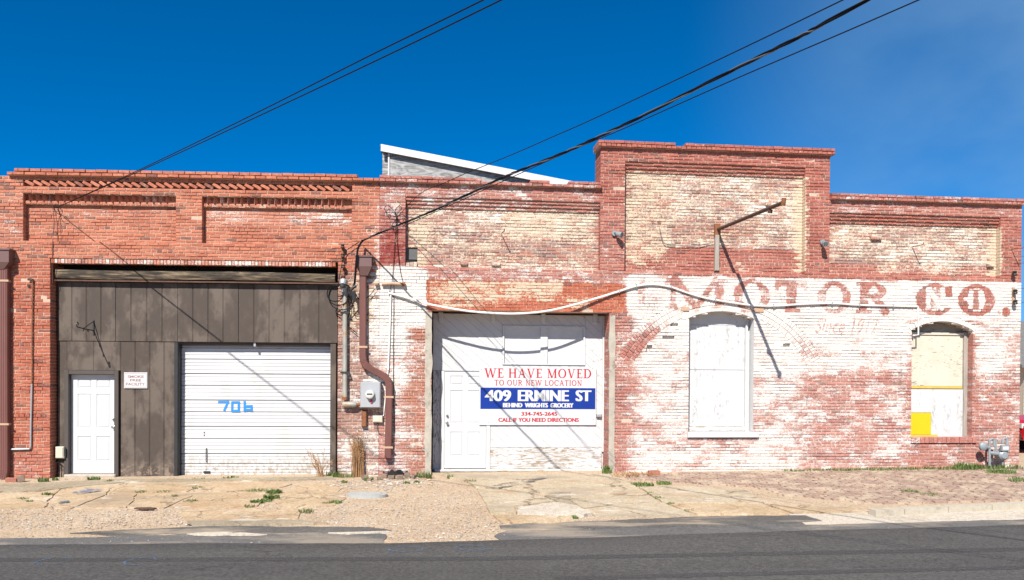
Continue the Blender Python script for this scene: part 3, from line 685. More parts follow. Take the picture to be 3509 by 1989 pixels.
def cov_right(s, z):
    w = np.full_like(s, 0.10); c = np.full_like(s, 0.02); r = np.zeros_like(s)
    def put(s0, s1, z0, z1, f, W=None, C=None, Rr=None):
        m = srect(s, z, s0, s1, z0, z1, f)
        if W is not None: w[:] = w*(1-m)+W*m
        if C is not None: c[:] = c*(1-m)+C*m
        if Rr is not None: r[:] = r*(1-m)+Rr*m
    put(-1, 15, -1, 4.2, 0.2, 0.33, 0.06)
    put(-1, 15, 5.55, 8, 0.1, 0.30, 0.0, 0.10)
    put(0, 4.6, 5.45, 5.85, 0.1, 0.34, 0.0, 0.22)
    put(4.5, 9.6, 4.2, 8, 0.05, 0.16, 0.02, 0.05)
    put(4.5, 5.05, 4.2, 5.6, 0.3, 0.30, 0.03, 0.10)
    put(0.52, 4.51, 4.23, 5.46, 0.06, 0.36, 0.48); put(0.6, 4.4, 4.4, 4.8, 0.4, 0.2, 0.40); put(2.5, 4.51, 4.9, 5.46, 0.3, 0.30, 0.62)
    put(0.52, 1.0, 4.2, 5.4, 0.2, 0.2, 0.66)
    put(5.05, 8.98, 4.75, 6.33, 0.1, 0.34, 0.48); put(5.05, 6.0, 4.3, 6.33, 0.5, 0.2, 0.58); put(6.4, 8.8, 4.23, 4.75, 0.15, 0.22, 0.14); put(6.0, 8.0, 5.0, 5.35, 0.3, 0.18, 0.36)
    put(8.80, 8.99, 4.3, 6.33, 0.05, 0.1, 0.9)
    put(9.55, 13.47, 4.3, 5.38, 0.1, 0.34, 0.50); put(9.55, 10.6, 4.2, 4.6, 0.3, 0.2, 0.25); put(13.30, 13.48, 4.3, 5.38, 0.05, 0.1, 0.85)
    put(0.0, 0.52, 4.24, 5.5, 0.06, 0.34, 0.0, 0.50); put(0.0, 0.52, 4.24, 4.9, 0.35, 0.22, 0.0, 0.62)
    put(0.5, 5.1, 3.95, 4.22, 0.06, 0.38, 0.28)
    put(0.0, 0.95, 2.5, 4.22, 0.12, 0.86, 0.06); put(0.0, 0.55, 1.4, 2.6, 0.5, 0.62, 0.06); put(0.1, 1.0, -0.2, 1.5, 0.5, 0.46, 0.12)
    put(0.55, 1.0, 0.0, 3.0, 0.15, 0.34, 0.14)
    put(0.95, 5.12, 3.34, 3.96, 0.03, 0.03, 0.02); put(0.98, 3.75, 3.54, 3.97, 0.10, 0.02, 0.58); put(3.6, 4.3, 3.42, 3.7, 0.1, 0.02, 0.42); put(1.2, 2.6, 3.40, 3.55, 0.1, 0.02, 0.40)
    put(5.12, 14.2, 3.33, 4.14, 0.10, 0.78, 0.05); put(5.1, 6.0, 3.3, 4.2, 0.5, 0.62, 0.05); put(11.1, 14.2, 3.36, 4.14, 0.05, 0.91, 0.05)
    put(4.9, 5.35, -0.2, 3.3, 0.3, 0.38, 0.10)
    put(5.3, 9.0, 2.0, 3.4, 0.3, 0.69, 0.06); put(5.3, 9.0, -0.3, 2.0, 0.4, 0.53, 0.08); put(5.2, 9.2, -0.3, 0.45, 0.3, 0.60, 0.30)
    put(9.0, 11.4, 2.6, 3.35, 0.3, 0.80, 0.04); put(9.0, 11.4, 2.1, 2.6, 0.3, 0.60); put(9.0, 11.4, -0.3, 2.0, 0.5, 0.44); put(9.0, 10.4, 2.7, 3.3, 0.2, 0.70)
    put(12.9, 14.2, 2.15, 3.36, 0.15, 0.60); put(12.9, 14.2, -0.2, 2.15, 0.4, 0.38, 0.03); put(11.3, 13.0, -0.3, 0.6, 0.2, 0.36)
    d = np.hypot(s-ARC[0], z-ARC[1]); ar = (d > ARC[2]) & (d < ARC[2]+ARC[3]) & (z > 2.3)
    w[ar] = np.where(s[ar] < 7.15, 0.30, 0.58) + 0.40*np.clip((z[ar]-2.9)/0.4, 0, 1)
    d1 = np.hypot(s-W1['c'], z-W1['cz']); k = (d1 > W1['R']-0.01) & (d1 < W1['R']+0.12) & (z > 3.2); w[k] = 0.93
    d2 = np.hypot(s-W2['c'], z-W2['cz']); k = (d2 > W2['R']-0.01) & (d2 < W2['R']+0.12) & (z > 3.0) & (s > 11.3) & (s < 13); w[k] = 0.88
    L, O = lettering(s, z)
    w[:] = np.where(O > 0, 1.0, w*(1-L)*1.0 + 0.10*L)
    return w, c, r

def cov_left(s, z):
    w = np.full_like(s, 0.12); c = np.full_like(s, 0.02); r = np.zeros_like(s)
    def put(s0, s1, z0, z1, f, W=None, C=None):
        m = srect(s, z, s0, s1, z0, z1, f)
        if W is not None: w[:] = w*(1-m)+W*m
        if C is not None: c[:] = c*(1-m)+C*m
    put(-3.5, -0.6, 5.0, 5.4, 0.3, 0.34); put(-6.9, -4.2, 5.1, 5.35, 0.2, 0.26); put(-8, -7.0, 4.3, 5.8, 0.4, 0.26, 0.06)
    put(-6.4, -1, 4.2, 4.31, 0.03, 0.42, 0.05)
    put(-0.83, 0.1, -0.3, 4.0, 0.3, 0.40, 0.30); put(-0.83, 0.1, 3.0, 3.9, 0.3, 0.20, 0.55); put(-0.83, 0.1, 0.9, 2.6, 0.4, 0.36, 0.14); put(-0.83, 0.1, -0.3, 0.8, 0.3, 0.50, 0.28); put(-0.14, 0.1, 1.5, 4.2, 0.05, 0.55, 0.3)
    put(-0.14, 0.1, 4.2, 5.6, 0.05, 0.40, 0.0)
    put(-8, -6.4, -0.3, 0.5, 0.3, 0.30, 0.10)
    return w, c, r

def lerp3(a, b, t): return tuple(x*(1-t)+y*t for x, y in zip(a, b))
def col_left(s, z, r):
    if s > -0.83 and z < 4.1: base = lerp3((0.24, 0.125, 0.095), (0.33, 0.145, 0.105), r)
    elif z > 4.2: base = lerp3((0.39, 0.128, 0.078), (0.53, 0.190, 0.112), r)
    else: base = lerp3((0.36, 0.105, 0.064), (0.46, 0.135, 0.080), r)
    if rng.random() < 0.06: base = lerp3(base, (0.15, 0.075, 0.065), 0.7)
    return base
def col_right(s, z, r):
    rec = (0.52 < s < 4.51 and 4.23 < z < 5.45) or (5.05 < s < 8.98 and 4.8 < z < 6.33) or (9.55 < s < 13.47 and 4.5 < z < 5.38)
    if rec:
        base = lerp3((0.32, 0.185, 0.155), (0.44, 0.185, 0.135), r)
        if rng.random() < 0.18: base = lerp3(base, (0.32, 0.25, 0.23), 0.6)
    elif 0.95 < s < 5.12 and 3.34 < z < 3.96: base = lerp3((0.40, 0.105, 0.055), (0.50, 0.140, 0.075), r)
    elif 0.52 < s < 1.0 and z < 3.4: base = lerp3((0.33, 0.10, 0.06), (0.42, 0.14, 0.08), r)
    else: base = lerp3((0.34, 0.110, 0.084), (0.45, 0.145, 0.106), r)
    if rng.random() < 0.06: base = lerp3(base, (0.16, 0.085, 0.075), 0.6)
    return base

class BrickWall:
    def __init__(self, root, cov, col, mortar):
        self.root, self.cov, self.col, self.mortar = root, cov, col, mortar
        self.recs = []; self.core = MB(); self.ccol = []; self.ccov = []
    def _attrs(self, V, col, rnd):
        V = np.asarray(V); w, c, r = self.cov(V[:,0].copy(), V[:,2].copy())
        return np.tile(np.array(col + (1,)), (len(V), 1)), np.stack([w, c, r, np.full(len(V), rnd)], 1)
    def brick(self, kind, V, Fs, area, ctr, rnd=None):
        rnd = rng.random() if rnd is None else rnd
        self.recs.append([kind, V, Fs, self.col(ctr[0], ctr[2], rng.random()), rnd, area, ctr])
    def box_brick(self, s0, s1, z0, z1, y0, y1, fine=False, kind='brick', M=None):
        j = lambda a: rng.uniform(-a, a)
        if fine:
            nx, nz = max(2, int((s1-s0)/0.027)), 2
            V = []; Fs = []
            for b in range(nz+1):
                for a in range(nx+1): V.append((s0+(s1-s0)*a/nx, y0, z0+(z1-z0)*b/nz))
            for b in range(nz):
                for a in range(nx):
                    i = b*(nx+1)+a; Fs.append((i, i+1, i+nx+2, i+nx+1))
            n = len(V); V += [(s0,y0,z0),(s1,y0,z0),(s1,y0,z1),(s0,y0,z1),(s0,y1,z0),(s1,y1,z0),(s1,y1,z1),(s0,y1,z1)]
            Fs += [(n+1,n,n+4,n+5),(n+2,n+1,n+5,n+6),(n+3,n+2,n+6,n+7),(n,n+3,n+7,n+4)]
        else:
            b = 0.006; e = [j(0.003) for _ in range(8)]
            V = [(s0+b+e[0],y0+j(0.002),z0+b),(s1-b+e[1],y0+j(0.002),z0+b+e[2]),(s1-b+e[3],y0+j(0.002),z1-b+e[4]*0.6),(s0+b+e[5],y0+j(0.002),z1-b),
                 (s0,y0+b,z0),(s1,y0+b,z0),(s1,y0+b,z1),(s0,y0+b,z1),(s0,y1,z0),(s1,y1,z0),(s1,y1,z1),(s0,y1,z1)]
            Fs = [(0,1,2,3),(1,0,4,5),(2,1,5,6),(3,2,6,7),(0,3,7,4),(5,4,8,9),(6,5,9,10),(7,6,10,11),(4,7,11,8)]
        if M is not None: V = [tuple(M @ Vector(p)) for p in V]
        c = tuple(np.mean(np.array(V), 0))
        self.brick(kind, V, Fs, (s1-s0)*(z1-z0), c)
    def core_quad(self, V, F_):
        n = len(self.core.v); self.core.v += V; self.core.f += [tuple(i+n for i in f) for f in F_]
    def course(self, k, z0, z1, a, b, d, reveal_l, reveal_r, fine):
        plain = isinstance(d, tuple)
        if plain: d = d[1]
        # mortar bed
        n = max(1, int((b-a)/(0.05 if fine else 0.22))); y = d + (0.010 if d >= -0.01 else 0.045); V = []; Fs = []
        for i in range(n+1):
            s = a + 0.004 + (b-a-0.008)*i/n; yv = y + 0.022*max(0.0, noise.noise((s*1.7, z0*5.0, d*9.0)) - 0.05); V += [(s,yv,z0),(s,yv,z1)]
        for i in range(n): Fs.append((2*i, 2*i+2, 2*i+3, 2*i+1))
        m = len(V); yb = d + (0.55 if (reveal_l or reveal_r) else 0.16)
        V += [(a+0.004,y,z0),(a+0.004,y,z1),(a+0.004,yb,z1),(a+0.004,yb,z0),(b-0.004,y,z0),(b-0.004,y,z1),(b-0.004,yb,z1),(b-0.004,yb,z0)]
        Fs += [(m,m+1,m+2,m+3),(m+5,m+4,m+7,m+6),(m+1,m+5,m+6,m+2),(m,m+3,m+7,m+4)]
        self.core_quad(V, Fs)
        if plain: return
        head = (k % 7 == 3); p = 0.1065 if head else 0.2135
        off = 0.0 if k % 2 else p/2
        if head: off = 0.053
        cuts = [a]; i = math.floor((a-off)/p)+1
        while off + i*p < b - 0.001:
            s = off + i*p + rng.uniform(-0.006, 0.006)
            if s - cuts[-1] > 0.045 and b - s > 0.045: cuts.append(s)
            i += 1
        cuts.append(b)
        for i in range(len(cuts)-1):
            s0 = cuts[i] + (0.0 if i == 0 else 0.0055); s1 = cuts[i+1] - (0.0 if i == len(cuts)-2 else 0.0055)
            if s1 - s0 < 0.02: continue
            yj = rng.uniform(-0.003, 0.004) + (rng.uniform(-0.012, 0.012) if d < -0.01 else 0.0)
            if rng.random() < 0.02: yj += rng.uniform(0.004, 0.012)
            deep = (i == 0 and reveal_l) or (i == len(cuts)-2 and reveal_r)
            self.box_brick(s0, s1, z0+0.0055+rng.uniform(-.001,.001), z1-0.0055+rng.uniform(-.001,.001), d+yj, d+(0.55 if deep else 0.135), fine)
    def lay(self, s0, s1, k0, k1, regions, finef=lambda s, z: False):
        """regions: (s0,s1,z0,z1,depth) rectangles or (fn,depth) with fn(z)->list of intervals; last one wins; depth None = open"""
        for k in range(k0, k1):
            z0, z1 = k*CH, (k+1)*CH; zc = (z0+z1)/2
            act = [(s0, s1, 0.0)]
            for R in regions:
                if callable(R[0]):
                    for iv in R[0](zc): act.append((iv[0], iv[1], R[1]))
                elif R[2]-1e-4 <= zc <= R[3]+1e-4: act.append((R[0], R[1], R[4]))
            bp = sorted({max(s0, min(s1, q)) for A in act for q in A[:2]})
            segs = []
            for a, b in zip(bp[:-1], bp[1:]):
                if b-a < 1e-4: continue
                m = (a+b)/2; d = 'none'
                for A in act:
                    if A[0] <= m <= A[1]: d = A[2]
                if segs and segs[-1][2] == d: segs[-1][1] = b
                else: segs.append([a, b, d])
            for i, (a, b, d) in enumerate(segs):
                if d is None: continue
                rl = i > 0 and segs[i-1][2] is None; rr = i < len(segs)-1 and segs[i+1][2] is None
                if finef((a+b)/2, zc):
                    self.course(k, z0, z1, a, b, d, rl, rr, True)
                else: self.course(k, z0, z1, a, b, d, rl, rr, False)
    def finish(self, limit, fr, kinds_named):
        fi = fr
        def score(r):
            p = fi @ Vector(r[6]); return r[5] / (p - CAMP).length**2
        idx = [i for i, r in enumerate(self.recs) if r[0] == 'brick']
        idx.sort(key=lambda i: -score(self.recs[i])); single_set = set(idx[:limit])
        V, Fs, A, B = [], [], [], []
        allv = np.concatenate([np.asarray(r[1]) for r in self.recs]); _, allb = self._attrs(allv, (0, 0, 0), 0.0); at = 0
        for i, (kind, v, f, col, rnd, area, ctr) in enumerate(self.recs):
            m_ = len(v); b = allb[at:at+m_]; at += m_; b[:, 3] = rnd; a = np.tile(np.array(tuple(col) + (1,)), (m_, 1))
            if kind == 'tooth_brick': b[:, 0] = np.maximum(b[:, 0], 0.26)
            if kind != 'brick' or i in single_set:
                mb = MB(); mb.v = list(v); mb.f = list(f)
                o = mb.build(kind, 'brickwork', self.root, ctr, attrs=dict(col=a, cov=b)); o.location = ctr
            else:
                n = len(V); V += list(v); Fs += [tuple(q+n for q in g) for g in f]; A.append(a); B.append(b)
        mb = MB(); mb.v = V; mb.f = Fs
        o = mb.build('bricks', 'brickwork', self.root, attrs=dict(col=np.concatenate(A), cov=np.concatenate(B)))
        o['kind'] = 'stuff'
        a, b = self._attrs(self.core.v, self.mortar, 0.5); b[:,0] = np.clip(b[:,0]+0.03, 0, 1); b[:,1] = np.where(b[:,1] > 0.2, b[:,1]+0.16, b[:,1])
        self.ccol = [a]; self.ccov = [b]
        c = self.core.build('wall', 'brickwork', self.root, attrs=dict(col=np.concatenate(self.ccol), cov=np.concatenate(self.ccov)))
        return c

t = NT('side_brick'); bt = t.n.new('ShaderNodeTexBrick'); bt.inputs['Scale'].default_value = 1.0
bt.inputs['Color1'].default_value = (0.30, 0.10, 0.07, 1); bt.inputs['Color2'].default_value = (0.25, 0.085, 0.06, 1); bt.inputs['Mortar'].default_value = (0.4, 0.3, 0.22, 1)
bt.inputs['Brick Width'].default_value = 0.2135; bt.inputs['Row Height'].default_value = CH; bt.inputs['Mortar Size'].default_value = 0.008
tcx = t.n.new('ShaderNodeTexCoord'); sx = t.n.new('ShaderNodeSeparateXYZ'); cbx = t.n.new('ShaderNodeCombineXYZ')
t.l.new(tcx.outputs['Object'], sx.inputs[0]); t.l.new(t.math('ADD', sx.outputs[0], sx.outputs[1]), cbx.inputs[0]); t.l.new(sx.outputs[2], cbx.inputs[1]); t.l.new(cbx.outputs[0], bt.inputs['Vector'])
t.set('Base Color', bt.outputs[0])

# ================================================================== LEFT: red brick garage
garage = Thing('brick_garage', 'low red brick garage with brown siding, six-panel door and wide white garage door', 'building', FL)
GW = BrickWall(garage.root, cov_left, col_left, (0.58, 0.42, 0.31))
P1 = (-7.0, -4.04); P2 = (-3.527, -0.558); OPL = (-6.48, -0.83)
regs = [(-7.27, 0.0, 88*CH, 89*CH, -0.085), (-8.7, -7.27, 88*CH, 90*CH, None), (-7.27, -7.125, 89*CH, 90*CH, None), (-7.125, -0.443, 89*CH, 90*CH, -0.085), (-0.443, 0.0, 89*CH, 90*CH, None),
        (-7.0, -0.553, 85*CH, 87*CH, 0.10), (P1[0], P1[1], 69*CH, 83*CH, 0.125), (P2[0], P2[1], 69*CH, 83*CH, 0.125),
        (P1[0], P1[1], 80*CH, 81*CH, 0.060), (P2[0], P2[1], 80*CH, 81*CH, 0.060), (-6.47, -0.84, 64*CH, 65*CH, 0.0), (OPL[0], OPL[1], -1, 64*CH, None)]
GW.lay(-8.7, -0.001, -5, 90, regs)
# tilted bricks of the frieze
s = -6.93; k = 0
while s < -0.60:
    c = Vector((s+0.05, 0, (85*CH+87*CH)/2)); M_ = Matrix.Translation(c) @ Matrix.Rotation(math.radians(29+rng.uniform(-3,3)), 4, 'Y')
    GW.box_brick(-0.094, 0.094, -0.030, 0.030, rng.uniform(-0.006, 0.006), 0.11, kind='tilted_brick', M=M_); s += 0.1585
# saw-tooth friezes in the two recessed panels
def tooth(c, z0, z1, y0, yb):
    hw = 0.048
    V = [(c,y0,z0),(c+hw,yb,z0),(c-hw,yb,z0),(c,y0,z1),(c+hw,yb,z1),(c-hw,yb,z1)]
    GW.brick('tooth_brick', V, [(0,1,4,3),(2,0,3,5),(0,2,1),(3,4,5)], 0.01, (c, yb, (z0+z1)/2))
for (a, b) in (P1, P2):
    n = int((b-a-0.04)/0.1335)
    for i in range(n):
        c = a + 0.10 + i*0.1335
        if rng.random() < 0.03: continue
        tooth(c, 81*CH+0.004, 83*CH-0.004, 0.004 + rng.uniform(0, 0.015), 0.135)
# rowlock bricks over the wide opening
s = OPL[0]+0.01
while s < OPL[1]-0.05:
    w_ = rng.uniform(0.062, 0.072); GW.box_brick(s, s+w_-0.008, 4.205+rng.uniform(-.006,.004), 4.290, 0.012+rng.uniform(-.004,.006), 0.14, kind='lintel_brick'); s += w_
wall_l = GW.finish(300, FL, ())
G = garage
G.part(MB().box(OPL[0]-0.1, OPL[1]+0.1, 0.145, 0.6, 4.215, 4.31), 'lintel', 'dark_rust')
G.part(MB().box(-8.7, -0.3, 0.62, 14.0, 5.0, 5.2).box(-8.7, -0.3, 0.17, 0.62, 5.0, 5.9), 'roof', 'roof_felt')
G.part(MB().box(-8.69, -8.45, 0.2, 14.0, -0.6, 5.6).box(-8.7, -0.3, 13.9, 14.2, -0.6, 5.6), 'side_wall', 'side_brick')
G.part(MB().box(OPL[0]-0.25, OPL[1]+0.25, 0.56, 0.62, -0.3, 4.6), 'dark_backing', 'void_shade')  # black sheet, its colour makes the dark behind the gap over the beam
# timber beam above the siding
mb = MB(); a_ = PL(190, 938, 0.09); b_ = PL(1148, 938, 0.09); N = 60; ringn = 12
vs_ = []; fs_ = []
for i in range(N+1):
    s = a_.x + (b_.x-a_.x)*i/N; zc = 4.0; hh = 0.094*(1.0 - 0.10*(i/N)) ; hd = 0.055
    for q in range(ringn):
        an = 2*math.pi*q/ringn; cx_, cz_ = math.cos(an), math.sin(an)
        e = 0.35
        py = math.copysign(abs(cx_)**e, cx_)*hd; pz = math.copysign(abs(cz_)**e, cz_)*hh
        nn_ = 0.010*noise.noise((s*1.6, q*0.8, 3.0)) + 0.005*noise.noise((s*6.0, q*1.3, 9.0))
        vs_.append((s + 0.02*noise.noise((q*1.7, i/N*3, 0)), 0.135 + py*(1+nn_*4) + nn_, zc + pz*(1+nn_*3) + 0.02*noise.noise((s*0.5, 0, 0))))
for i in range(N):
    for q in range(ringn): fs_.append((i*ringn+q, i*ringn+(q+1)%ringn, (i+1)*ringn+(q+1)%ringn, (i+1)*ringn+q))
fs_ += [tuple(range(ringn)), tuple(N*ringn+q for q in range(ringn))]
mb.add(vs_, fs_); G.part(mb, 'timber_beam', 'beam_wood', smooth=True, label='weathered dark timber beam above the brown siding')
G.part(MB().box(OPL[0]+0.02, OPL[1]-0.02, 0.10, 0.22, 3.878, 3.892).box(OPL[0]+0.02, OPL[1]-0.02, 0.10, 0.108, 3.862, 3.878), 'flashing', 'dark_rust')
# sheet siding panels with battens
def siding(px0, px1, z0, z1, y, lap):
    a = PL(px0, 1100, 0.21).x; b = PL(px1, 1100, 0.21).x
    mb = MB().box(a+0.002, b-0.002, y+0.008, y+0.016, z0, z1)
    n = max(1, round((b-a)/0.311)); g = 0.011
    for i in range(n):
        s0 = a + (b-a)*i/n + (g if i else 0.003); s1 = a + (b-a)*(i+1)/n - (g if i < n-1 else 0.003)
        mb.bbox(s0, s1, y, y+0.009, z0+0.001, z1-0.001, 0.004)
        if i: mb.bbox(s0-2*g+0.006, s0-0.006, y+0.003, y+0.009, z0+0.001, z1-0.001, 0.003)
    return G.part(mb, 'siding_panel', 'brown_siding')
ZS = 2.675
for k, (x0, x1) in enumerate(((197,396),(396,609),(609,817),(817,1028),(1028,1157))): siding(x0, x1, ZS, 3.86, 0.205 + (0.004 if k % 2 else 0), 0)
siding(197, 229, -0.1, ZS-0.008, 0.222, 0); siding(413, 612, -0.06, ZS-0.008, 0.222, 0)
a_ = PL(229,1100,0.21).x; b_ = PL(413,1100,0.21).x
mbp = MB().box(a_, b_, 0.222, 0.234, 2.085, ZS-0.008); mbp.bbox(a_+0.01, (a_+b_)/2-0.01, 0.214, 0.223, 2.086, ZS-0.009, 0.004); mbp.bbox((a_+b_)/2+0.01, b_-0.01, 0.214, 0.223, 2.086, ZS-0.009, 0.004)
G.part(mbp, 'siding_panel', 'brown_siding')

def six_panel_door(T, s0, s1, z0, z1, y, knob_s, name='door', mat='white_paint', cols=2):
    H = z1-z0; W_ = s1-s0
    rowsz = [(0.125, 0.375), (0.465, 0.805), (0.865, 0.955)]
    colsx = [(0.14, 0.44), (0.56, 0.86)]
    mb = MB(); zc = [0.0]
    for r in rowsz: zc += [r[0], r[1]]
    zc.append(1.0); xc = [0.0, 0.14, 0.44, 0.56, 0.86, 1.0]
    leaf = MB().box(s0, s1, y+0.012, y+0.045, z0, z1)
    for i in range(len(zc)-1):
        for j in range(5):
            hole = (i % 2 == 1) and (j in (1, 3))
            if not hole:
                leaf.box(s0+W_*xc[j], s0+W_*xc[j+1], y, y+0.013, z0+H*zc[i], z0+H*zc[i+1])
    d = T.part(leaf, name, mat)
    for r in rowsz:
        for c in colsx:
            a, b = s0+W_*c[0]+0.016, s0+W_*c[1]-0.016; p, q = z0+H*r[0]+0.016, z0+H*r[1]-0.016
            T.part(MB().bbox(a, b, y+0.002, y+0.0125, p, q, 0.012 if (q-p) > 0.06 else 0.006), 'door_panel', mat, d)
    for zk, big in ((z0+0.47*H, True), (z0+0.55*H, False)):
        m = MB().tube([(knob_s, y, zk), (knob_s, y-0.012, zk), (knob_s, y-0.02, zk), (knob_s, y-0.045, zk), (knob_s, y-0.06, zk), (knob_s, y-0.066, zk)],
                      [0.032, 0.032, 0.012, 0.014, 0.030, 0.012] if big else [0.028, 0.028, 0.026, 0.022, 0.018, 0.004], 12)
        T.part(m, 'door_knob' if big else 'deadbolt', 'brass_knob', d, smooth=True)
    return d
da, db = PL(244,1400,0.29), PL(398,1400,0.29)
six_panel_door(G, da.x, db.x, 0.005, 2.0, 0.30, db.x-0.05)
fr_ = MB().bbox(da.x-0.09, da.x-0.004, 0.185, 0.34, -0.05, 2.085, 0.006).bbox(db.x+0.004, db.x+0.09, 0.185, 0.34, -0.05, 2.085, 0.006).bbox(da.x-0.004, db.x+0.004, 0.187, 0.34, 2.004, 2.083, 0.006)
G.part(fr_, 'door_frame', 'trim_brown')
G.part(MB().bbox(da.x-0.06, db.x+0.06, 0.10, 0.36, -0.16, -0.005, 0.02), 'door_step', 'stone_pale')
# wide sectional garage door
ga, gb = PL(622,1400,0.40).x, PL(1136,1400,0.40).x
gz0, gz1 = -0.06, 2.66
G.part(MB().bbox(ga-0.075, ga-0.004, 0.20, 0.44, -0.1, ZS-0.01, 0.005), 'door_jamb', 'black_metal')
G.part(MB().bbox(gb+0.004, gb+0.12, 0.222, 0.44, -0.1, ZS-0.01, 0.005), 'door_jamb', 'brown_siding')
G.part(MB().box(ga-0.01, gb+0.01, 0.26, 0.44, 2.635, ZS+0.002), 'door_header', 'trim_brown')
def zpx(v): return PL(880, v, 0.40).z
lines = [900+530/1.82, 900+693/1.82, 900+857/1.82, 900+1021/1.82, 900+1190/1.82]
zl = [2.63] + [zpx(v) for v in lines] + [gz0]
gd = G.part(MB().box(ga, gb, 0.440, 0.452, gz0, 2.63), 'garage_door', 'garage_white')
for i in range(len(zl)-1):
    zt, zb = zl[i], zl[i+1]; mb = MB()
    # ribbed section: profile in (y,z) run along the door
    H = zt-zb
    prof = [(0.434, zt-0.002), (0.430, zt-0.016), (0.404, zt-0.030)]
    if H > 0.15:
        for f in (0.14, 0.30, 0.455, 0.60, 0.72, 0.87):
            z_ = zt - f*H; big = abs(f-0.455) < 0.01; dd = 0.026 if big else 0.010; hw = 0.016 if big else 0.010
            prof += [(0.404, z_+hw*0.5), (0.404+dd, z_+hw*0.3), (0.404+dd, z_-hw*0.6), (0.404, z_-hw*1.6)]
    prof += [(0.402, zb+0.004), (0.434, zb+0.001)]
    nseg = 24; vs_ = []; fs_ = []; m = len(prof)
    for q in range(nseg+1):
        s = ga + (gb-ga)*q/nseg
        for (y_, z_) in prof:
            dent = 0.010*math.exp(-((s-(-2.9))**2/0.03 + (z_-0.98)**2/0.0012)) + (0.014*max(0, noise.noise((s*2.3, z_*5, 1.0))) if z_ < 0.12 else 0) + 0.003*noise.noise((s*1.1, z_*1.4, 5.0))
            vs_.append((s, y_ + dent, z_))
    for q in range(nseg):
        for p in range(m-1): fs_.append((q*m+p, q*m+p+1, (q+1)*m+p+1, (q+1)*m+p))
    mb.add(vs_, fs_); G.part(mb, 'door_section', 'garage_white', gd)
hx = PL(708, 1560, 0.40); G.part(MB().tube([(hx.x, 0.405, hx.z+0.14), (hx.x, 0.37, hx.z+0.12), (hx.x, 0.37, hx.z-0.12), (hx.x, 0.405, hx.z-0.14)], 0.010, 6), 'door_handle', 'black_metal', gd)
hx = PL(708, 1620, 0.40); G.part(MB().box(hx.x-0.06, hx.x+0.07, 0.385, 0.41, hx.z-0.01, hx.z+0.03), 'floor_latch', 'black_metal', gd)
for v in (1482, 1492):
    hx = PL(700, v, 0.40); G.part(MB().tube([(hx.x, 0.41, hx.z), (hx.x, 0.39, hx.z)], 0.012, 8), 'lock_cylinder', 'black_metal', gd)
hx = PL(880, 1184, 0.40); G.part(MB().box(hx.x-0.02, hx.x+0.02, 0.24, 0.41, hx.z-0.03, hx.z+0.05), 'track_bracket', 'galv', gd)
# blue number sprayed on the garage door
def stroke(mb, px, wpx, y):
    pts = [PL(600+x/1.82, 900+v/1.82, y) for x, v in px]; w_ = wpx
    for a, b in zip(pts[:-1], pts[1:]):
        d = (b-a).normalized(); nrm = Vector((-d.z, 0, d.x))*w_/2; a2 = a - d*w_*0.3; b2 = b + d*w_*0.3
        mb.add([a2+nrm, b2+nrm, b2-nrm, a2-nrm], [(0,1,2,3)])
        for v_ in mb.v[-4:]: pass
for digit in ([[(272,870),(333,870)],[(331,868),(307,922)]], [[(357,872),(356,926)],[(356,872),(399,872)],[(397,872),(397,926)],[(354,926),(399,926)]], [[(434,868),(434,926)],[(434,897),(476,897)],[(476,893),(478,924)],[(434,918),(478,920)]]):
    mb = MB(); e = 0.0
    for st in digit: stroke(mb, st, 0.048, 0.3975 - e); e += 0.0012
    G.part(mb, 'painted_digit', 'spray_blue', gd)

# ================================================================== RIGHT: whitewashed motor company building
ware = Thing('brick_warehouse', 'taller whitewashed brick building with stepped parapet and faded painted wall lettering', 'building', FR)
Wr = ware
RW = BrickWall(ware.root, cov_right, col_right, (0.54, 0.42, 0.32))
SE = 13.97
def arch_iv(W):
    def f(z):
        if z < W['bot'] or z > W['crown']: return []
        h = (W['s1']-W['s0'])/2 if z <= W['spring'] else math.sqrt(max(0, W['R']**2-(z-W['cz'])**2))
        return [(W['c']-h, W['c']+h)] if h > 0.03 else []
    return f
def ringw_iv(W, th):
    def f(z):
        if z < W['spring']-0.03: return []
        Ro = W['R']+th
        if z > W['cz']+Ro: return []
        h = min(math.sqrt(Ro**2-(z-W['cz'])**2), (W['s1']-W['s0'])/2+0.06)
        return [(W['c']-h, W['c']+h)]
    return f
def arc_iv(z):
    c, cz, r0, th = ARC; Ro = r0+th
    if z < 2.40 or z > cz+Ro: return []
    ho = math.sqrt(Ro**2-(z-cz)**2)
    if z >= cz+r0: return [(c-ho, c+ho)]
    hi = math.sqrt(r0**2-(z-cz)**2); return [(c-ho, c-hi), (c+hi, c+ho)]
def corbel(s0, s1, k): return [(s0, s1, k*CH, (k+1)*CH, 0.098), (s0, s1, (k+1)*CH, (k+2)*CH, 0.066), (s0, s1, (k+2)*CH, (k+3)*CH, 0.036)]
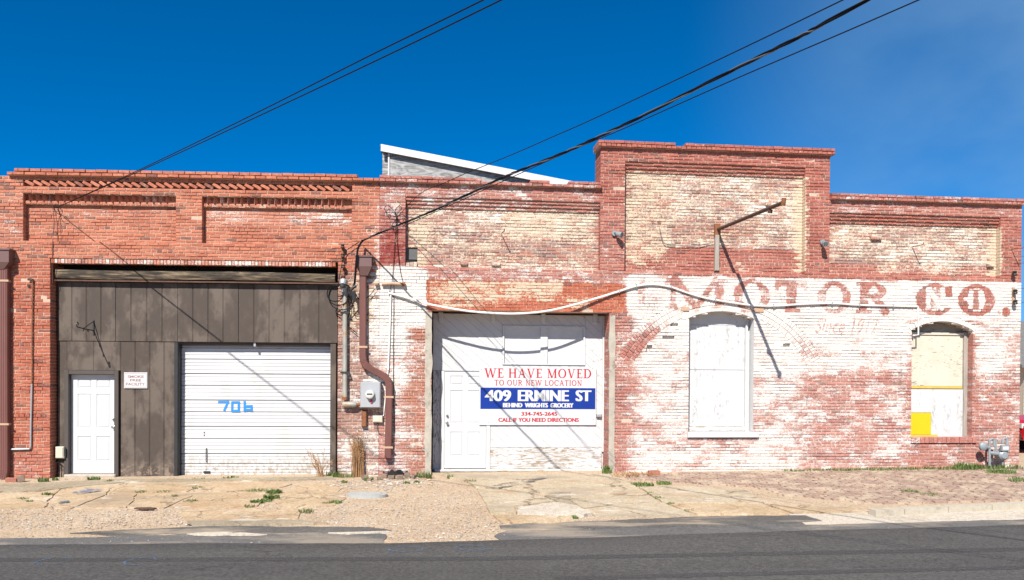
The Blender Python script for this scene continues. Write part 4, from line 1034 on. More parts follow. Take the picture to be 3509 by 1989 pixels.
regs = ([(0.517, 4.53, 63*CH, 81*CH, 0.130)] + corbel(0.517, 4.53, 81) +
        [(5.05, 8.98, 63*CH, 94*CH, 0.130)] + corbel(5.05, 8.98, 94) +
        [(9.53, 13.47, 63*CH, 80*CH, 0.130)] + corbel(9.53, 13.47, 80) +
        [(0.0, 4.53, 88*CH, 90*CH, -0.085), (9.53, SE, 87*CH, 89*CH, -0.085)] +
        [(-0.1, 4.53, 90*CH, 200*CH, None), (9.53, 15, 89*CH, 200*CH, None), (4.47, 9.59, 101*CH, 103*CH, -0.085),
         (0.521, 0.757, 63*CH, 69*CH, None), (2.05, 3.05, 89*CH, 90*CH, None), (3.45, 3.85, 89*CH, 90*CH, None), (6.10, 6.32, 102*CH, 103*CH, None),
         ] + [(PR(u, v).x-0.10*f_, PR(u, v).x+0.10*f_, math.floor(PR(u, v).z/CH)*CH, (math.floor(PR(u, v).z/CH)+1)*CH, 0.07) for u, v, f_ in ((2310,1118,0.9),(2291,1160,1.3),(2226,1187,0.6),(2696,1187,0.8),(2222,1198,0.4),(3060,950,1.0),(2640,700,0.6),(3405,905,0.8),(1590,905,0.7),(1700,905,0.9),(3010,815,1.2))] + [
         (arc_iv, ('m', 0.004)), (ringw_iv(W1, 0.112), ('m', 0.004)), (ringw_iv(W2, 0.112), ('m', 0.004)), (arch_iv(W1), None), (arch_iv(W2), None),
         (W1['s0']-0.03, W1['s1']+0.11, 0.747, 0.876, None), (W2['s0'], W2['s1']+0.08, 0.62, 0.755, None),
         (1.06, 4.735, -1, 50*CH, None)])
RW.lay(0.001, SE, -5, 103, regs, lambda s, z: LZ0-0.04 < z < LZ1+0.04)
# radial arch bricks
def arch_ring(c, cz, r0, th, a0, a1, y0, y1, skip=None, w=0.068, kind='arch_brick'):
    n = max(1, int((a1-a0)*(r0+th/2)/w)); st = (a1-a0)/n
    for i in range(n):
        an = a0 + (i+0.5)*st; wt = st*(r0+th/2) - 0.009
        pc = (c + (r0+th/2)*math.sin(an), cz + (r0+th/2)*math.cos(an))
        if skip and skip(*pc): continue
        M_ = Matrix.Translation((c, 0, cz)) @ Matrix.Rotation(an, 4, 'Y')
        RW.box_brick(-wt/2, wt/2, r0+0.004, r0+th-0.004, y0+rng.uniform(-.004,.004), y1, kind=kind, M=M_)
for W in (W1, W2):
    h = math.asin((W['s1']-W['s0'])/2/W['R']); arch_ring(W['c'], W['cz'], W['R'], 0.108, -h-0.02, h+0.02, 0.0, 0.27)
sk = lambda s, z: (math.hypot(s-W1['c'], z-W1['cz']) < W1['R']+0.135 and abs(s-W1['c']) < 0.84) or z < 2.40
for q in range(3):
    hh = math.radians(62); arch_ring(ARC[0], ARC[1], ARC[2]+0.11*q, 0.11, -hh, hh, 0.0, 0.13, sk)
# header sill bricks under the right window
s = W2['s0']+0.005
while s < W2['s1']+0.06:
    RW.box_brick(s, s+0.092, 0.625, 0.752, -0.03+rng.uniform(-.005,.005), 0.22, kind='sill_brick'); s += 0.1005
for (a, b) in ((0.53, 0.60), (0.61, 0.68), (0.685, 0.75)): RW.box_brick(a, b, 63*CH+0.003, 64.3*CH+rng.uniform(-.01,.01), 0.02, 0.2, kind='sill_brick')
RW.finish(300, FR, ())
Wr.part(MB().box(1.0, 4.8, 0.14, 0.56, 3.363, 3.45), 'lintel', 'rust')
Wr.part(MB().box(0.1, SE-0.1, 0.62, 16, 5.05, 5.25).box(0.02, 4.4, 0.165, 0.60, 4.4, 89*CH).box(4.6, 9.4, 0.165, 0.54, 4.4, 101*CH).box(9.6, SE-0.02, 0.165, 0.60, 4.4, 87.6*CH), 'roof', 'roof_felt')
Wr.part(MB().box(SE-0.24, SE-0.004, 0.18, 16, -0.5, 5.8).box(0.1, SE-0.1, 16, 16.3, -0.5, 5.8), 'side_wall', 'side_brick')
Wr.part(MB().box(0.40, 0.90, 0.30, 0.34, 4.1, 4.8), 'vent_board', 'meter_grey')
Wr.part(MB().box(0.9, 4.9, 0.60, 0.64, -0.3, 3.6), 'dark_backing', 'void_shade')  # black sheet painted as the dark behind the sliding door
for (u0, v0, u1, v1) in ((2334,1052,2362,1066),(2586,1054,2618,1070)):
    p = PR(u0, v1, -0.01); q = PR(u1, v0, -0.01); Wr.part(MB().bbox(p.x, q.x, -0.014, 0.02, p.z, q.z, 0.004), 'anchor_plate', 'tan_band')
# plastered concrete jambs each side of the door opening
def jamb(s0, s1, seed):
    mb = MB(); n = 30; vs_ = []; fs_ = []
    for i in range(n+1):
        z = -0.1 + (3.30+0.1)*i/n; e0 = 0.02*noise.noise((z*2.0, seed, 0)); e1 = 0.03*noise.noise((z*2.4, seed+5, 0))
        vs_ += [(s0+e0, -0.008, z), (s1+e1, -0.008, z), (s1+e1, 0.05, z), (s0+e0, 0.05, z)]
    for i in range(n):
        for q in range(4): fs_.append((i*4+q, i*4+(q+1)%4, i*4+4+(q+1)%4, i*4+4+q))
    fs_ += [(0,1,2,3), (4*n,4*n+1,4*n+2,4*n+3)]
    Wr.part(mb.add(vs_, fs_), 'concrete_jamb', 'concrete_jamb')
jamb(0.925, 1.058, 1.0); jamb(4.738, 4.86, 7.0)

# sliding door with its wicket door
DY = 0.50
sd_o = Wr.part(MB().box(1.09, 4.745, DY+0.030, DY+0.05, 0.02, 3.34), 'sliding_door', 'board_white', label='wide white plank door with peeling paint and a small door in it')
def clip_poly(poly, s0, s1, z0, z1):
    def cl(P, f, inter):
        out = []
        for i in range(len(P)):
            a, b = P[i], P[(i+1) % len(P)]; fa, fb = f(a), f(b)
            if fa >= 0: out.append(a)
            if (fa >= 0) != (fb >= 0):
                t_ = fa/(fa-fb); out.append((a[0]+(b[0]-a[0])*t_, a[1]+(b[1]-a[1])*t_))
        return out
    for f in (lambda p: p[0]-s0, lambda p: s1-p[0], lambda p: p[1]-z0, lambda p: z1-p[1]):
        poly = cl(poly, f, None)
        if len(poly) < 3: return []
    return poly
ang = math.radians(-41); du = (math.cos(ang), math.sin(ang)); dn = (-du[1], du[0])
def planks(s0, s1, z0, z1):
    pw = 0.142
    for i in range(-60, 60):
        o0 = i*pw+0.0017; o1 = (i+1)*pw-0.0017
        P = [(3+dn[0]*o0-du[0]*8, 1.6+dn[1]*o0-du[1]*8), (3+dn[0]*o0+du[0]*8, 1.6+dn[1]*o0+du[1]*8), (3+dn[0]*o1+du[0]*8, 1.6+dn[1]*o1+du[1]*8), (3+dn[0]*o1-du[0]*8, 1.6+dn[1]*o1-du[1]*8)]
        P = clip_poly(P, s0, s1, z0, z1)
        if len(P) >= 3:
            ar = abs(sum(P[q][0]*P[(q+1)%len(P)][1]-P[(q+1)%len(P)][0]*P[q][1] for q in range(len(P))))/2
            if ar > 0.002:
                y = DY + rng.uniform(0, 0.004); Wr.part(MB().prism(P, y, DY+0.031), 'plank', 'plank_paint', sd_o)
planks(1.09, 2.545, 2.14, 3.33); planks(2.545, 4.32, 3.10, 3.33); planks(4.325, 4.70, 0.52, 3.33); planks(2.30, 4.325, 0.52, 1.05); planks(2.545, 4.325, 2.14, 2.27)
for (a, b) in ((2.585, 3.36), (3.51, 4.285)):
    Wr.part(MB().box(a, b, DY+0.020, DY+0.029, 2.295, 3.075), 'window_board', 'board_white', sd_o)
Wr.part(MB().box(2.548, 2.585, DY-0.022, DY+0.03, 2.272, 3.098).box(3.36, 3.51, DY-0.022, DY+0.03, 2.272, 3.098).box(4.285, 4.322, DY-0.022, DY+0.03, 2.272, 3.098).box(2.585, 3.36, DY-0.022, DY+0.03, 3.075, 3.098).box(3.51, 4.285, DY-0.022, DY+0.03, 3.075, 3.098).box(2.585, 3.36, DY-0.022, DY+0.03, 2.272, 2.295).box(3.51, 4.285, DY-0.022, DY+0.03, 2.272, 2.295), 'window_frame', 'board_white', sd_o)
Wr.part(MB().box(1.09, 1.245, DY+0.004, DY+0.03, 0.06, 2.13), 'weathered_board', 'board_peel_dark', sd_o)
Wr.part(MB().box(1.25, 1.325, DY-0.018, DY+0.03, 0.06, 2.13).box(2.215, 2.292, DY-0.018, DY+0.03, 0.06, 2.13).box(1.325, 2.215, DY-0.018, DY+0.03, 2.125, 2.135), 'wicket_frame', 'board_white', sd_o)
wd = six_panel_door(Wr, 1.332, 2.208, 0.085, 2.118, DY-0.004, 1.385, 'wicket_door'); wd['label'] = 'white six-panel door set in the sliding door'
Wr.part(MB().box(2.30, 4.70, DY+0.002, DY+0.03, 0.065, 0.513), 'kick_board', 'ply_peel', sd_o)
Wr.part(MB().box(4.703, 4.748, DY-0.03, DY+0.03, 0.42, 3.33), 'edge_strip', 'board_white', sd_o)
mb = MB().bbox(1.13, 4.72, DY-0.07, DY+0.028, 0.005, 0.058, 0.015)
for i in range(12): mb.bbox(1.3+i*0.29, 1.36+i*0.29, DY-0.076, DY-0.06, 0.02, 0.045, 0.004)
Wr.part(mb, 'bottom_rail', 'sill_peel', sd_o)
for u in (1510, 1690, 1862, 2040):
    p = PR(u, 1092, DY); Wr.part(MB().bbox(p.x-0.045, p.x+0.045, DY-0.03, DY+0.01, 3.17, 3.36, 0.006), 'roller_hanger', 'board_white', sd_o)
p = PR(2052, 1424, DY); Wr.part(MB().bbox(p.x-0.06, p.x+0.05, DY-0.07, DY, p.z-0.035, p.z+0.03, 0.01), 'latch', 'galv', sd_o)

# boarded windows
def arch_panel(W, z0, z1, y0, y1, s0=None, s1=None, n=14):
    """panel that fills the arched head"""
    s0 = s0 if s0 is not None else W['s0']; s1 = s1 if s1 is not None else W['s1']
    P = [(s0, z0), (s1, z0)]
    for i in range(n+1):
        s = s1 + (s0-s1)*i/n; P.append((s, min(z1, W['cz'] + math.sqrt(max(0, (W['R']+0.01)**2-(s-W['c'])**2)))))
    return MB().prism(P, y0, y1)
wn1 = Wr.part(arch_panel(W1, 0.80, 9, 0.262, 0.28), 'boarded_window', 'board_white', label='tall arched window closed with white boards')
Wr.part(arch_panel(W1, 3.155, 9, 0.246, 0.263), 'head_board', 'board_white', wn1)
zm = PR(2460, 1268, 0.25).z
Wr.part(MB().box(W1['s0']+0.004, W1['s1']-0.11, 0.250, 0.262, zm+0.006, 3.148), 'board', 'window_paint', wn1)
Wr.part(MB().box(W1['s0']+0.004, W1['s1']-0.11, 0.248, 0.262, 0.985, zm-0.006), 'board', 'window_paint', wn1)
Wr.part(MB().box(W1['s1']-0.105, W1['s1']-0.06, 0.19, 0.262, 0.88, 3.20), 'window_frame', 'board_white', wn1)
Wr.part(MB().box(W1['s0']+0.002, W1['s1']-0.11, 0.21, 0.262, 0.885, 0.975), 'bottom_board', 'sill_peel', wn1)
Wr.part(MB().bbox(W1['s0']-0.028, W1['s1']+0.108, -0.055, 0.26, 0.752, 0.872, 0.012), 'window_sill', 'white_paint', wn1)
Wr.part(MB().box(W1['s1']-0.003, W1['s1']-0.001, 0.012, 0.26, 0.88, 3.26), 'painted_reveal', 'board_white', wn1)
wn2 = Wr.part(arch_panel(W2, 0.70, 9, 0.245, 0.26), 'boarded_window', 'arch_board_shaded', label='arched window patched with cream, white and yellow boards')
def r2(u0, v0, u1, v1, y): a = PR(u0, v0, y); b = PR(u1, v1, y); return a.x, b.x, b.z, a.z
a, b, c, d = r2(3118, 1146, 3297, 1324, 0.23); Wr.part(MB().box(a, b, 0.226, 0.245, c, d), 'cream_board', 'cream_ply', wn2)
a, b, c, d = r2(3118, 1325, 3297, 1332, 0.23); Wr.part(MB().box(a+0.04, b, 0.229, 0.245, c, d+0.02), 'orange_strip', 'orange_strip', wn2)
A, B, C, D = r2(3118, 1334, 3299, 1498, 0.22); ya, yb_, yc, yd = r2(3118, 1414, 3190, 1486, 0.22)
Wr.part(MB().box(yb_, B, 0.214, 0.2255, C, D).box(A, yb_, 0.214, 0.2255, yd, D), 'white_board', 'window_paint', wn2)
Wr.part(MB().box(A, yb_+0.002, 0.222, 0.236, C+0.06, yd+0.002), 'yellow_board', 'yellow_board', wn2)
Wr.part(MB().box(A, yb_+0.15, 0.205, 0.2135, C, C+0.055), 'bottom_board', 'orange_strip', wn2)
a, b, c, d = r2(3297, 1146, 3315, 1498, 0.2); Wr.part(MB().bbox(b-0.11, b, 0.17, 0.24, c, d+0.05, 0.01), 'window_frame', 'old_timber', wn2)
Wr.part(MB().box(W2['s0'], W2['s1'], 0.20, 0.244, 3.0, 3.05), 'head_rail', 'cream_ply', wn2)

# roof monitor behind the parapet
MO = 2.6
def mp_(u, v, o=MO): p = PR(u, v, o); return (p.x, p.z)
q0, q1 = mp_(1305, 494), mp_(1965, 622); f0, f1 = mp_(1305, 515), mp_(1925, 630)
mon = Wr.part(MB().prism([mp_(1330, 512, MO+0.12), mp_(1960, 634, MO+0.12), (mp_(1960, 634, MO+0.12)[0], 5.1), (mp_(1330, 512, MO+0.12)[0], 5.1)], MO+0.12, MO+0.16), 'roof_monitor', 'grey_plywood', label='grey plywood end of the roof monitor above the parapet')
tkn = 0.16
Wr.part(MB().prism([q0, q1, (q1[0], q1[1]-tkn), (q0[0], q0[1]-tkn)], MO, MO+0.045), 'fascia', 'fascia_white', mon)
Wr.part(MB().prism([(q0[0]-0.02, q0[1]+0.004), (q1[0]+0.3, q1[1]-0.05), (q1[0]+0.3, q1[1]-0.09), (q0[0]-0.02, q0[1]-0.036)], MO+0.046, 12), 'roof_sheet', 'roof_felt', mon)
xa, xb = mp_(1310, 600, MO+0.2)[0], mp_(1330, 600, MO+0.2)[0]
for i in range(9): Wr.part(MB().box(xa+0.006*i*0.3, xb, MO+0.2+0.004*(i%2), MO+0.24, q0[1]-0.16-0.085*(i+1), q0[1]-0.165-0.085*i), 'siding_strip', 'grey_plywood', mon)
Wr.part(MB().box(xb, xb+0.035, MO+0.09, MO+0.16, 5.1, q0[1]-0.15), 'corner_trim', 'fascia_white', mon)
Wr.part(MB().prism([(xa, 5.1), (xa+0.05, 5.1), (xa+0.05, q0[1]-0.1), (xa, q0[1]-0.1)], MO+0.24, 12), 'monitor_side', 'grey_plywood', mon)

# ================================================================== SIGNS
def text_geo(body, x0, x1, z0, z1, bold=0.0, shear=0.0, space=1.0):
    """outline text fitted into a box; returns verts (x,z) and faces"""
    cu = bpy.data.curves.new('lettering', 'FONT'); cu.body = body; cu.offset = bold; cu.shear = shear; cu.space_character = space; cu.resolution_u = 4
    ob = bpy.data.objects.new('lettering', cu); COL.objects.link(ob)
    dg = bpy.context.evaluated_depsgraph_get(); dg.update()
    me = bpy.data.meshes.new_from_object(ob.evaluated_get(dg))
    v = np.array([q.co[:2] for q in me.vertices]); f = [tuple(p.vertices) for p in me.polygons]
    bpy.data.objects.remove(ob, do_unlink=True); bpy.data.meshes.remove(me)
    lo, hi = v.min(0), v.max(0); v = (v-lo)/(hi-lo)
    return v*np.array([x1-x0, z1-z0]) + np.array([x0, z0]), f
def text_part(T, name, mat, parent, body, x0, x1, z0, z1, y, **kw):
    fat = kw.pop('fat', 0.0)
    v, f = text_geo(body, x0+fat, x1-fat, z0, z1, **kw)
    mb = MB()
    for k, e in enumerate((-fat, -fat/2, 0.0, fat/2, fat) if fat else (0.0,)): mb.add([(a+e, y-0.0004*k, b) for a, b in v], f)
    return T.part(mb, name, mat, parent, fix=False)

# serif capitals drawn from strokes, unit height, widths in GW_
def serif_line(text, x0, x1, z0, z1, thin=0.07, thick=0.165):
    quads = []; groups = []; X = 0.0
    H = 1.0
    def rect_(a, b, c, d): groups[-1].append([(X+a, c), (X+b, c), (X+b, d), (X+a, d)])
    def diag(ax, az, bx, bz, w): groups[-1].append([(X+ax-w/2, az), (X+ax+w/2, az), (X+bx+w/2, bz), (X+bx-w/2, bz)])
    def ser(c, z, w=0.30): rect_(c-w/2, c+w/2, z if z < 0.5 else z-0.045, z+0.045 if z < 0.5 else z)
    def bowl(cx, cz, rx, rz, a0, a1, tk=thick, tn=thin, n=18):
        for i in range(n):
            p = []
            for a in (a0+(a1-a0)*i/n, a0+(a1-a0)*(i+1)/n): p.append((math.cos(a), math.sin(a)))
            (c0, s0), (c1, s1) = p
            groups[-1].append([(X+cx+rx*c0, cz+rz*s0), (X+cx+rx*c1, cz+rz*s1), (X+cx+(rx-tk)*c1, cz+(rz-tn)*s1), (X+cx+(rx-tk)*c0, cz+(rz-tn)*s0)])
    TAU = 2*math.pi
    for ch in text:
        w = 0.0; quads = []; groups.append(quads)
        if ch == ' ': X += 0.42; continue
        if ch in 'EFL':
            w = 0.62; rect_(0.10, 0.10+thick, 0, 1); rect_(0, 0.10, 0, 0.045); rect_(0, 0.10, 0.955, 1)
            rect_(0.1, w, 0, thin) ; rect_(w-0.05, w, 0, 0.24)
            if ch == 'E': rect_(0.1, w-0.03, 1-thin, 1); rect_(w-0.08, w-0.03, 0.78, 1); rect_(0.1, w-0.16, 0.49, 0.49+thin); rect_(w-0.21, w-0.16, 0.40, 0.62)
        elif ch == 'H':
            w = 0.86
            for c in (0.17, w-0.17): rect_(c-thick/2, c+thick/2, 0, 1); ser(c, 0); ser(c, 1)
            rect_(0.17, w-0.17, 0.49, 0.49+thin)
        elif ch == 'I': w = 0.34; rect_(0.17-thick/2, 0.17+thick/2, 0, 1); ser(0.17, 0); ser(0.17, 1)
        elif ch == 'N':
            w = 0.88; rect_(0.15, 0.15+thin, 0, 1); rect_(w-0.2, w-0.2+thin, 0, 1); diag(0.14, 1, w-0.17, 0, thick); ser(0.17, 0); ser(0.10, 1, 0.2); ser(w-0.17, 1)
        elif ch == 'M':
            w = 1.06; rect_(0.15, 0.15+thin, 0, 1); rect_(w-0.17-thick/2, w-0.17+thick/2, 0, 1); diag(0.17, 1, w/2, 0, thick); diag(w-0.19, 1, w/2, 0, thin); ser(0.17, 0); ser(w-0.17, 0); ser(0.10, 1, 0.2); ser(w-0.12, 1, 0.22)
        elif ch in 'VA':
            w = 0.86; top, bot = (1, 0) if ch == 'V' else (0, 1)
            if ch == 'V': diag(0.14, 1, w/2, 0, thick); diag(w-0.14, 1, w/2, 0, thin); ser(0.14, 1); ser(w-0.14, 1)
            else: diag(0.14, 0, w/2, 1, thin); diag(w-0.14, 0, w/2, 1, thick); ser(0.14, 0); ser(w-0.14, 0); rect_(0.24, w-0.24, 0.32, 0.32+thin)
        elif ch == 'W':
            w = 1.26; diag(0.14, 1, 0.40, 0, thick); diag(0.63, 1, 0.40, 0, thin); diag(0.63, 1, 0.88, 0, thick); diag(w-0.12, 1, 0.88, 0, thin); ser(0.14, 1); ser(w-0.14, 1); ser(0.63, 1, 0.2)
        elif ch == 'T': w = 0.74; rect_(w/2-thick/2, w/2+thick/2, 0, 1); rect_(0.02, w-0.02, 1-thin, 1); rect_(0.02, 0.07, 0.76, 1); rect_(w-0.07, w-0.02, 0.76, 1); ser(w/2, 0)
        elif ch == 'O': w = 0.90; bowl(w/2, 0.5, 0.43, 0.515, 0, TAU, n=30)
        elif ch == 'C': w = 0.82; bowl(0.45, 0.5, 0.43, 0.515, 0.65, TAU-0.65, n=26); rect_(0.74, 0.79, 0.66, 0.96)
        elif ch == 'D': w = 0.88; rect_(0.12, 0.12+thick, 0, 1); rect_(0, 0.4, 0, thin*0.9); rect_(0, 0.4, 1-thin*0.9, 1); bowl(0.38, 0.5, 0.46, 0.5, -math.pi/2, math.pi/2)
        elif ch == 'R': w = 0.84; rect_(0.12, 0.12+thick, 0, 1); ser(0.17, 0); rect_(0, 0.4, 1-thin, 1); rect_(0.2, 0.4, 0.47, 0.47+thin); bowl(0.38, 0.735, 0.30, 0.265, -math.pi/2, math.pi/2); diag(0.40, 0.48, 0.74, 0, thick)
        elif ch == 'U': w = 0.86; rect_(0.12, 0.12+thick, 0.3, 1); rect_(w-0.19, w-0.19+thin, 0.3, 1); bowl(w/2, 0.33, 0.31, 0.345, math.pi, TAU, thick*0.9, thin); ser(0.18, 1); ser(w-0.17, 1)
        X += w + 0.10
    tot = X - 0.10
    sx = (x1-x0)/tot; sz = (z1-z0)
    return [[[(x0+a*sx, z0+b*sz) for a, b in q] for q in g] for g in groups if g]

SB = PR(1643, 1258, DY-0.04); SB2 = PR(2042, 1457, DY-0.04)
sg = Thing('moved_notice_sign', 'large white notice board with red lettering and a blue address band on the sliding door', 'sign', FR, (SB.x, DY-0.03, SB2.z))
bd = sg.part(MB().box(SB.x, SB2.x, DY-0.034, DY-0.024, SB2.z, SB.z), 'board', 'white_paint')
def sgp(x, v): p = PR(1400+x/2.08, 1000+v/2.08, DY-0.04); return p.x, p.z
yF = DY-0.0365
a = sgp(512, 836); b = sgp(1332, 688); sg.part(MB().box(a[0], b[0], yF, DY-0.0342, a[1], b[1]), 'blue_band', 'blue_band', bd)
def serif_part(txt, x0, v0, x1, v1, **kw):
    a = sgp(x0, v1); b = sgp(x1, v0)
    for g in serif_line(txt, a[0], b[0], a[1], b[1], **kw):
        mb = MB()
        for i, q in enumerate(g): mb.add([(s_, yF-0.0004*(i % 7), z_) for s_, z_ in q], [(0,1,2,3)])
        sg.part(mb, 'letter', 'red_letter', bd, fix=False)
serif_part('WE HAVE MOVED', 540, 552, 1305, 612)
serif_part('TO OUR NEW LOCATION', 612, 632, 1236, 668, thin=0.09, thick=0.15)
for (txt, x0, v0, x1, v1, bold, mat, yy) in (('409', 543, 702, 732, 780, 0.020, 'white_paint', 0.004), ('ERMINE', 778, 703, 1144, 780, 0.020, 'white_paint', 0.004), ('ST', 1190, 703, 1304, 781, 0.020, 'white_paint', 0.004),
     ('BEHIND', 672, 794, 812, 824, 0.018, 'white_paint', 0.004), ('WRIGHTS', 828, 794, 994, 825, 0.018, 'white_paint', 0.004), ('GROCERY', 1010, 795, 1176, 826, 0.018, 'white_paint', 0.004),
     ('334-745-2645', 803, 857, 1060, 884, 0.034, 'red_letter', 0.002), ('CALL IF YOU NEED DIRECTIONS', 640, 900, 1214, 928, 0.030, 'red_letter', 0.002)):
    a = sgp(x0, v1); b = sgp(x1, v0); text_part(sg, 'lettering', mat, bd, txt, a[0], b[0], a[1], b[1], DY-0.0345-yy, bold=0.006, fat=(0.016 if bold == 0.020 else 0.009 if bold == 0.018 else 0.005))
for x, v in ((517,552),(1312,548),(570,930),(1316,908)):
    p = sgp(x, v); sg.part(MB().tube([(p[0], DY-0.03, p[1]), (p[0], DY-0.042, p[1])], 0.009, 8), 'screw', 'galv', bd)

a = PL(425, 1331, 0.2); b = PL(505, 1277, 0.2)
sm = Thing('smoke_free_sign', 'small white smoke free sign beside the brown-framed door', 'sign', FL, (a.x, 0.2, a.z))
bd2 = sm.part(MB().bbox(a.x, b.x, 0.196, 0.2045, a.z, b.z, 0.003), 'board', 'white_paint')
def smp(x, v): p = PL(x/1.82, 900+v/1.82, 0.2); return p.x, p.z
for txt, x0, v0, x1, v1 in (('SMOKE', 796, 704, 897, 720), ('FREE', 811, 727, 882, 742), ('FACILITY', 787, 750, 905, 767)):
    p = smp(x0, v1); q = smp(x1, v0); text_part(sm, 'lettering', 'pale_letter', bd2, txt, p[0], q[0], p[1], q[1], 0.1945, bold=0.03)
r_ = 0.018; mb = MB()
for (x0, x1, z0, z1) in ((a.x+r_, b.x-r_, a.z+r_, a.z+r_+.006), (a.x+r_, b.x-r_, b.z-r_-.006, b.z-r_), (a.x+r_, a.x+r_+.006, a.z+r_+.006, b.z-r_-.006), (b.x-r_-.006, b.x-r_, a.z+r_+.006, b.z-r_-.006)): mb.box(x0, x1, 0.1945, 0.1955, z0, z1)
sm.part(mb, 'border_line', 'pale_letter', bd2)
# thin faded script line under the big letters: paint on the wall, a part of the building
p = PR(2792, 1143); q = PR(3015, 1092)
v, f = text_geo('Since 1917', p.x, q.x, p.z, q.z, bold=0.004, shear=0.35)
Wr.part(MB().add([(a_, -0.0055, b_) for a_, b_ in v], f), 'faded_script', 'ghost_red', fix=False, label='faded red script painted under the large letters')

# ================================================================== DOWNSPOUTS
def spiral_bends(pts, n=7): return arc_pts(pts, n)
def downspout(name, label, fr, P, hop, pipe, straps, w=0.135, d=0.10):
    y = -0.075
    T = Thing(name, label, 'downspout', fr, (pipe[-1][0], y, pipe[-1][1]), 'brown downspouts')
    x0, x1, zt, zm, zb, wb = hop
    c = (x0+x1)/2; ym = -0.20
    V = [(x0-0.02, ym-0.02, zt), (x1+0.02, ym-0.02, zt), (x1+0.02, -0.005, zt), (x0-0.02, -0.005, zt),
         (x0-0.02, ym-0.02, zt-0.03), (x1+0.02, ym-0.02, zt-0.03), (x1+0.02, -0.005, zt-0.03), (x0-0.02, -0.005, zt-0.03)]
    T.part(MB().box(x0-0.025, x1+0.025, ym-0.02, -0.008, zt-0.028, zt), 'hopper_rim', 'hopper_brown')
    hp = [(x0,ym,zt-0.028),(x1,ym,zt-0.028),(x1,-0.01,zt-0.028),(x0,-0.01,zt-0.028),(x0,ym,zm),(x1,ym,zm),(x1,-0.01,zm),(x0,-0.01,zm),
          (c-wb,-0.145,zb),(c+wb,-0.145,zb),(c+wb,-0.02,zb),(c-wb,-0.02,zb)]
    hf = [(0,1,2,3),(8,11,10,9)]
    for o in (0, 4):
        for i in range(4): hf.append((o+i, o+(i+1)%4, o+4+(i+1)%4, o+4+i))
    T.part(MB().add(hp, hf), 'hopper_head', 'hopper_brown')
    pts = [Vector((x, y, z)) for x, z in pipe]
    pp = T.part(MB().rtube(pts, w, d), 'pipe', 'downspout_brown')
    # raised flutes of the sheet metal
    for k in (-0.36, -0.18, 0.0, 0.18, 0.36):
        q = []
        for i, p_ in enumerate(pts):
            t_ = (pts[min(i+1, len(pts)-1)] - pts[max(i-1, 0)]).normalized(); a_ = t_.cross(Vector((0,1,0))).normalized()
            q.append(p_ + a_*k*w + Vector((0, -d/2-0.001, 0)))
        T.part(MB().tube(q, 0.006, 5), 'flute', 'downspout_brown', pp)
    for i in range(1, len(pts)-1):
        t0 = (pts[i]-pts[i-1]).normalized(); t1 = (pts[i+1]-pts[i]).normalized()
        if t0.angle(t1) > 0.12:
            for f_ in (-0.3, 0.0, 0.3):
                m_ = pts[i] + (t1 if f_ > 0 else t0)*f_*0.1; tt_ = (t0+t1).normalized(); T.part(MB().rtube([m_-tt_*0.008, m_+tt_*0.008], w+0.014, d+0.012), 'elbow_rib', 'downspout_brown', pp)
    for sx_, sz_ in straps:
        T.part(MB().box(sx_-w/2-0.03, sx_+w/2+0.03, y-d/2-0.010, y-d/2-0.004, sz_-0.02, sz_+0.02).box(sx_-w/2-0.005, sx_-w/2-0.001, y-d/2-0.004, 0, sz_-0.02, sz_+0.02).box(sx_+w/2+0.001, sx_+w/2+0.005, y-d/2-0.004, 0, sz_-0.02, sz_+0.02), 'strap', 'tan_band')
    return T
def z8(x, y): return (1100+x/1.617, 800+y/1.617)
def L8(x, y, off=-0.1): p = PL(*z8(x, y), off); return (p.x, p.z)
def R8(x, y, off=-0.1): p = PR(*z8(x, y), off); return (p.x, p.z)
pl = [L8(232,215), L8(232,450), L8(231,660), L8(234,705), L8(250,735), L8(285,757), L8(320,775), L8(352,795), L8(370,815), L8(377,845), L8(376,960), L8(375,1060), L8(372,1160), L8(371,1245)]
h0, h1 = L8(194,122,-0.2), L8(280,122,-0.2)
dsp = downspout('downspout', 'brown downspout with a double bend between the two buildings', FL, None, (h0[0], h1[0], h0[1], L8(200,182,-0.2)[1], L8(230,232,-0.2)[1], 0.07), pl, [L8(231,630), L8(376,907), L8(372,1186)], w=0.135)
# corrugated elbows
mb = MB()
for k in range(3, 6):
    pass
def l1(u, v, off=-0.1): p = PL(u, v, off); return (p.x, p.z)
pipe = [l1(8,915), l1(8,1200), l1(9,1590), l1(9,1615), l1(4,1640), l1(-14,1650), l1(-40,1653)]
downspout('downspout', 'brown downspout at the far left end of the garage wall', FL, None, (l1(-48,852,-0.2)[0], l1(30,852,-0.2)[0], l1(0,852,-0.2)[1], l1(0,898,-0.2)[1], l1(0,922,-0.2)[1], 0.09), pipe, [l1(8,963), l1(9,1454)], w=0.22, d=0.12)

# ================================================================== SERVICES ON THE WALL
def wall_tube(P, px, off, r, n=8, sm=4):
    pts = []
    for q in px:
        o = q[2] if len(q) > 2 else off
        p = P(q[0], q[1], o); pts.append(p)
    return MB().tube(arc_pts(pts, sm) if sm else pts, r, n)
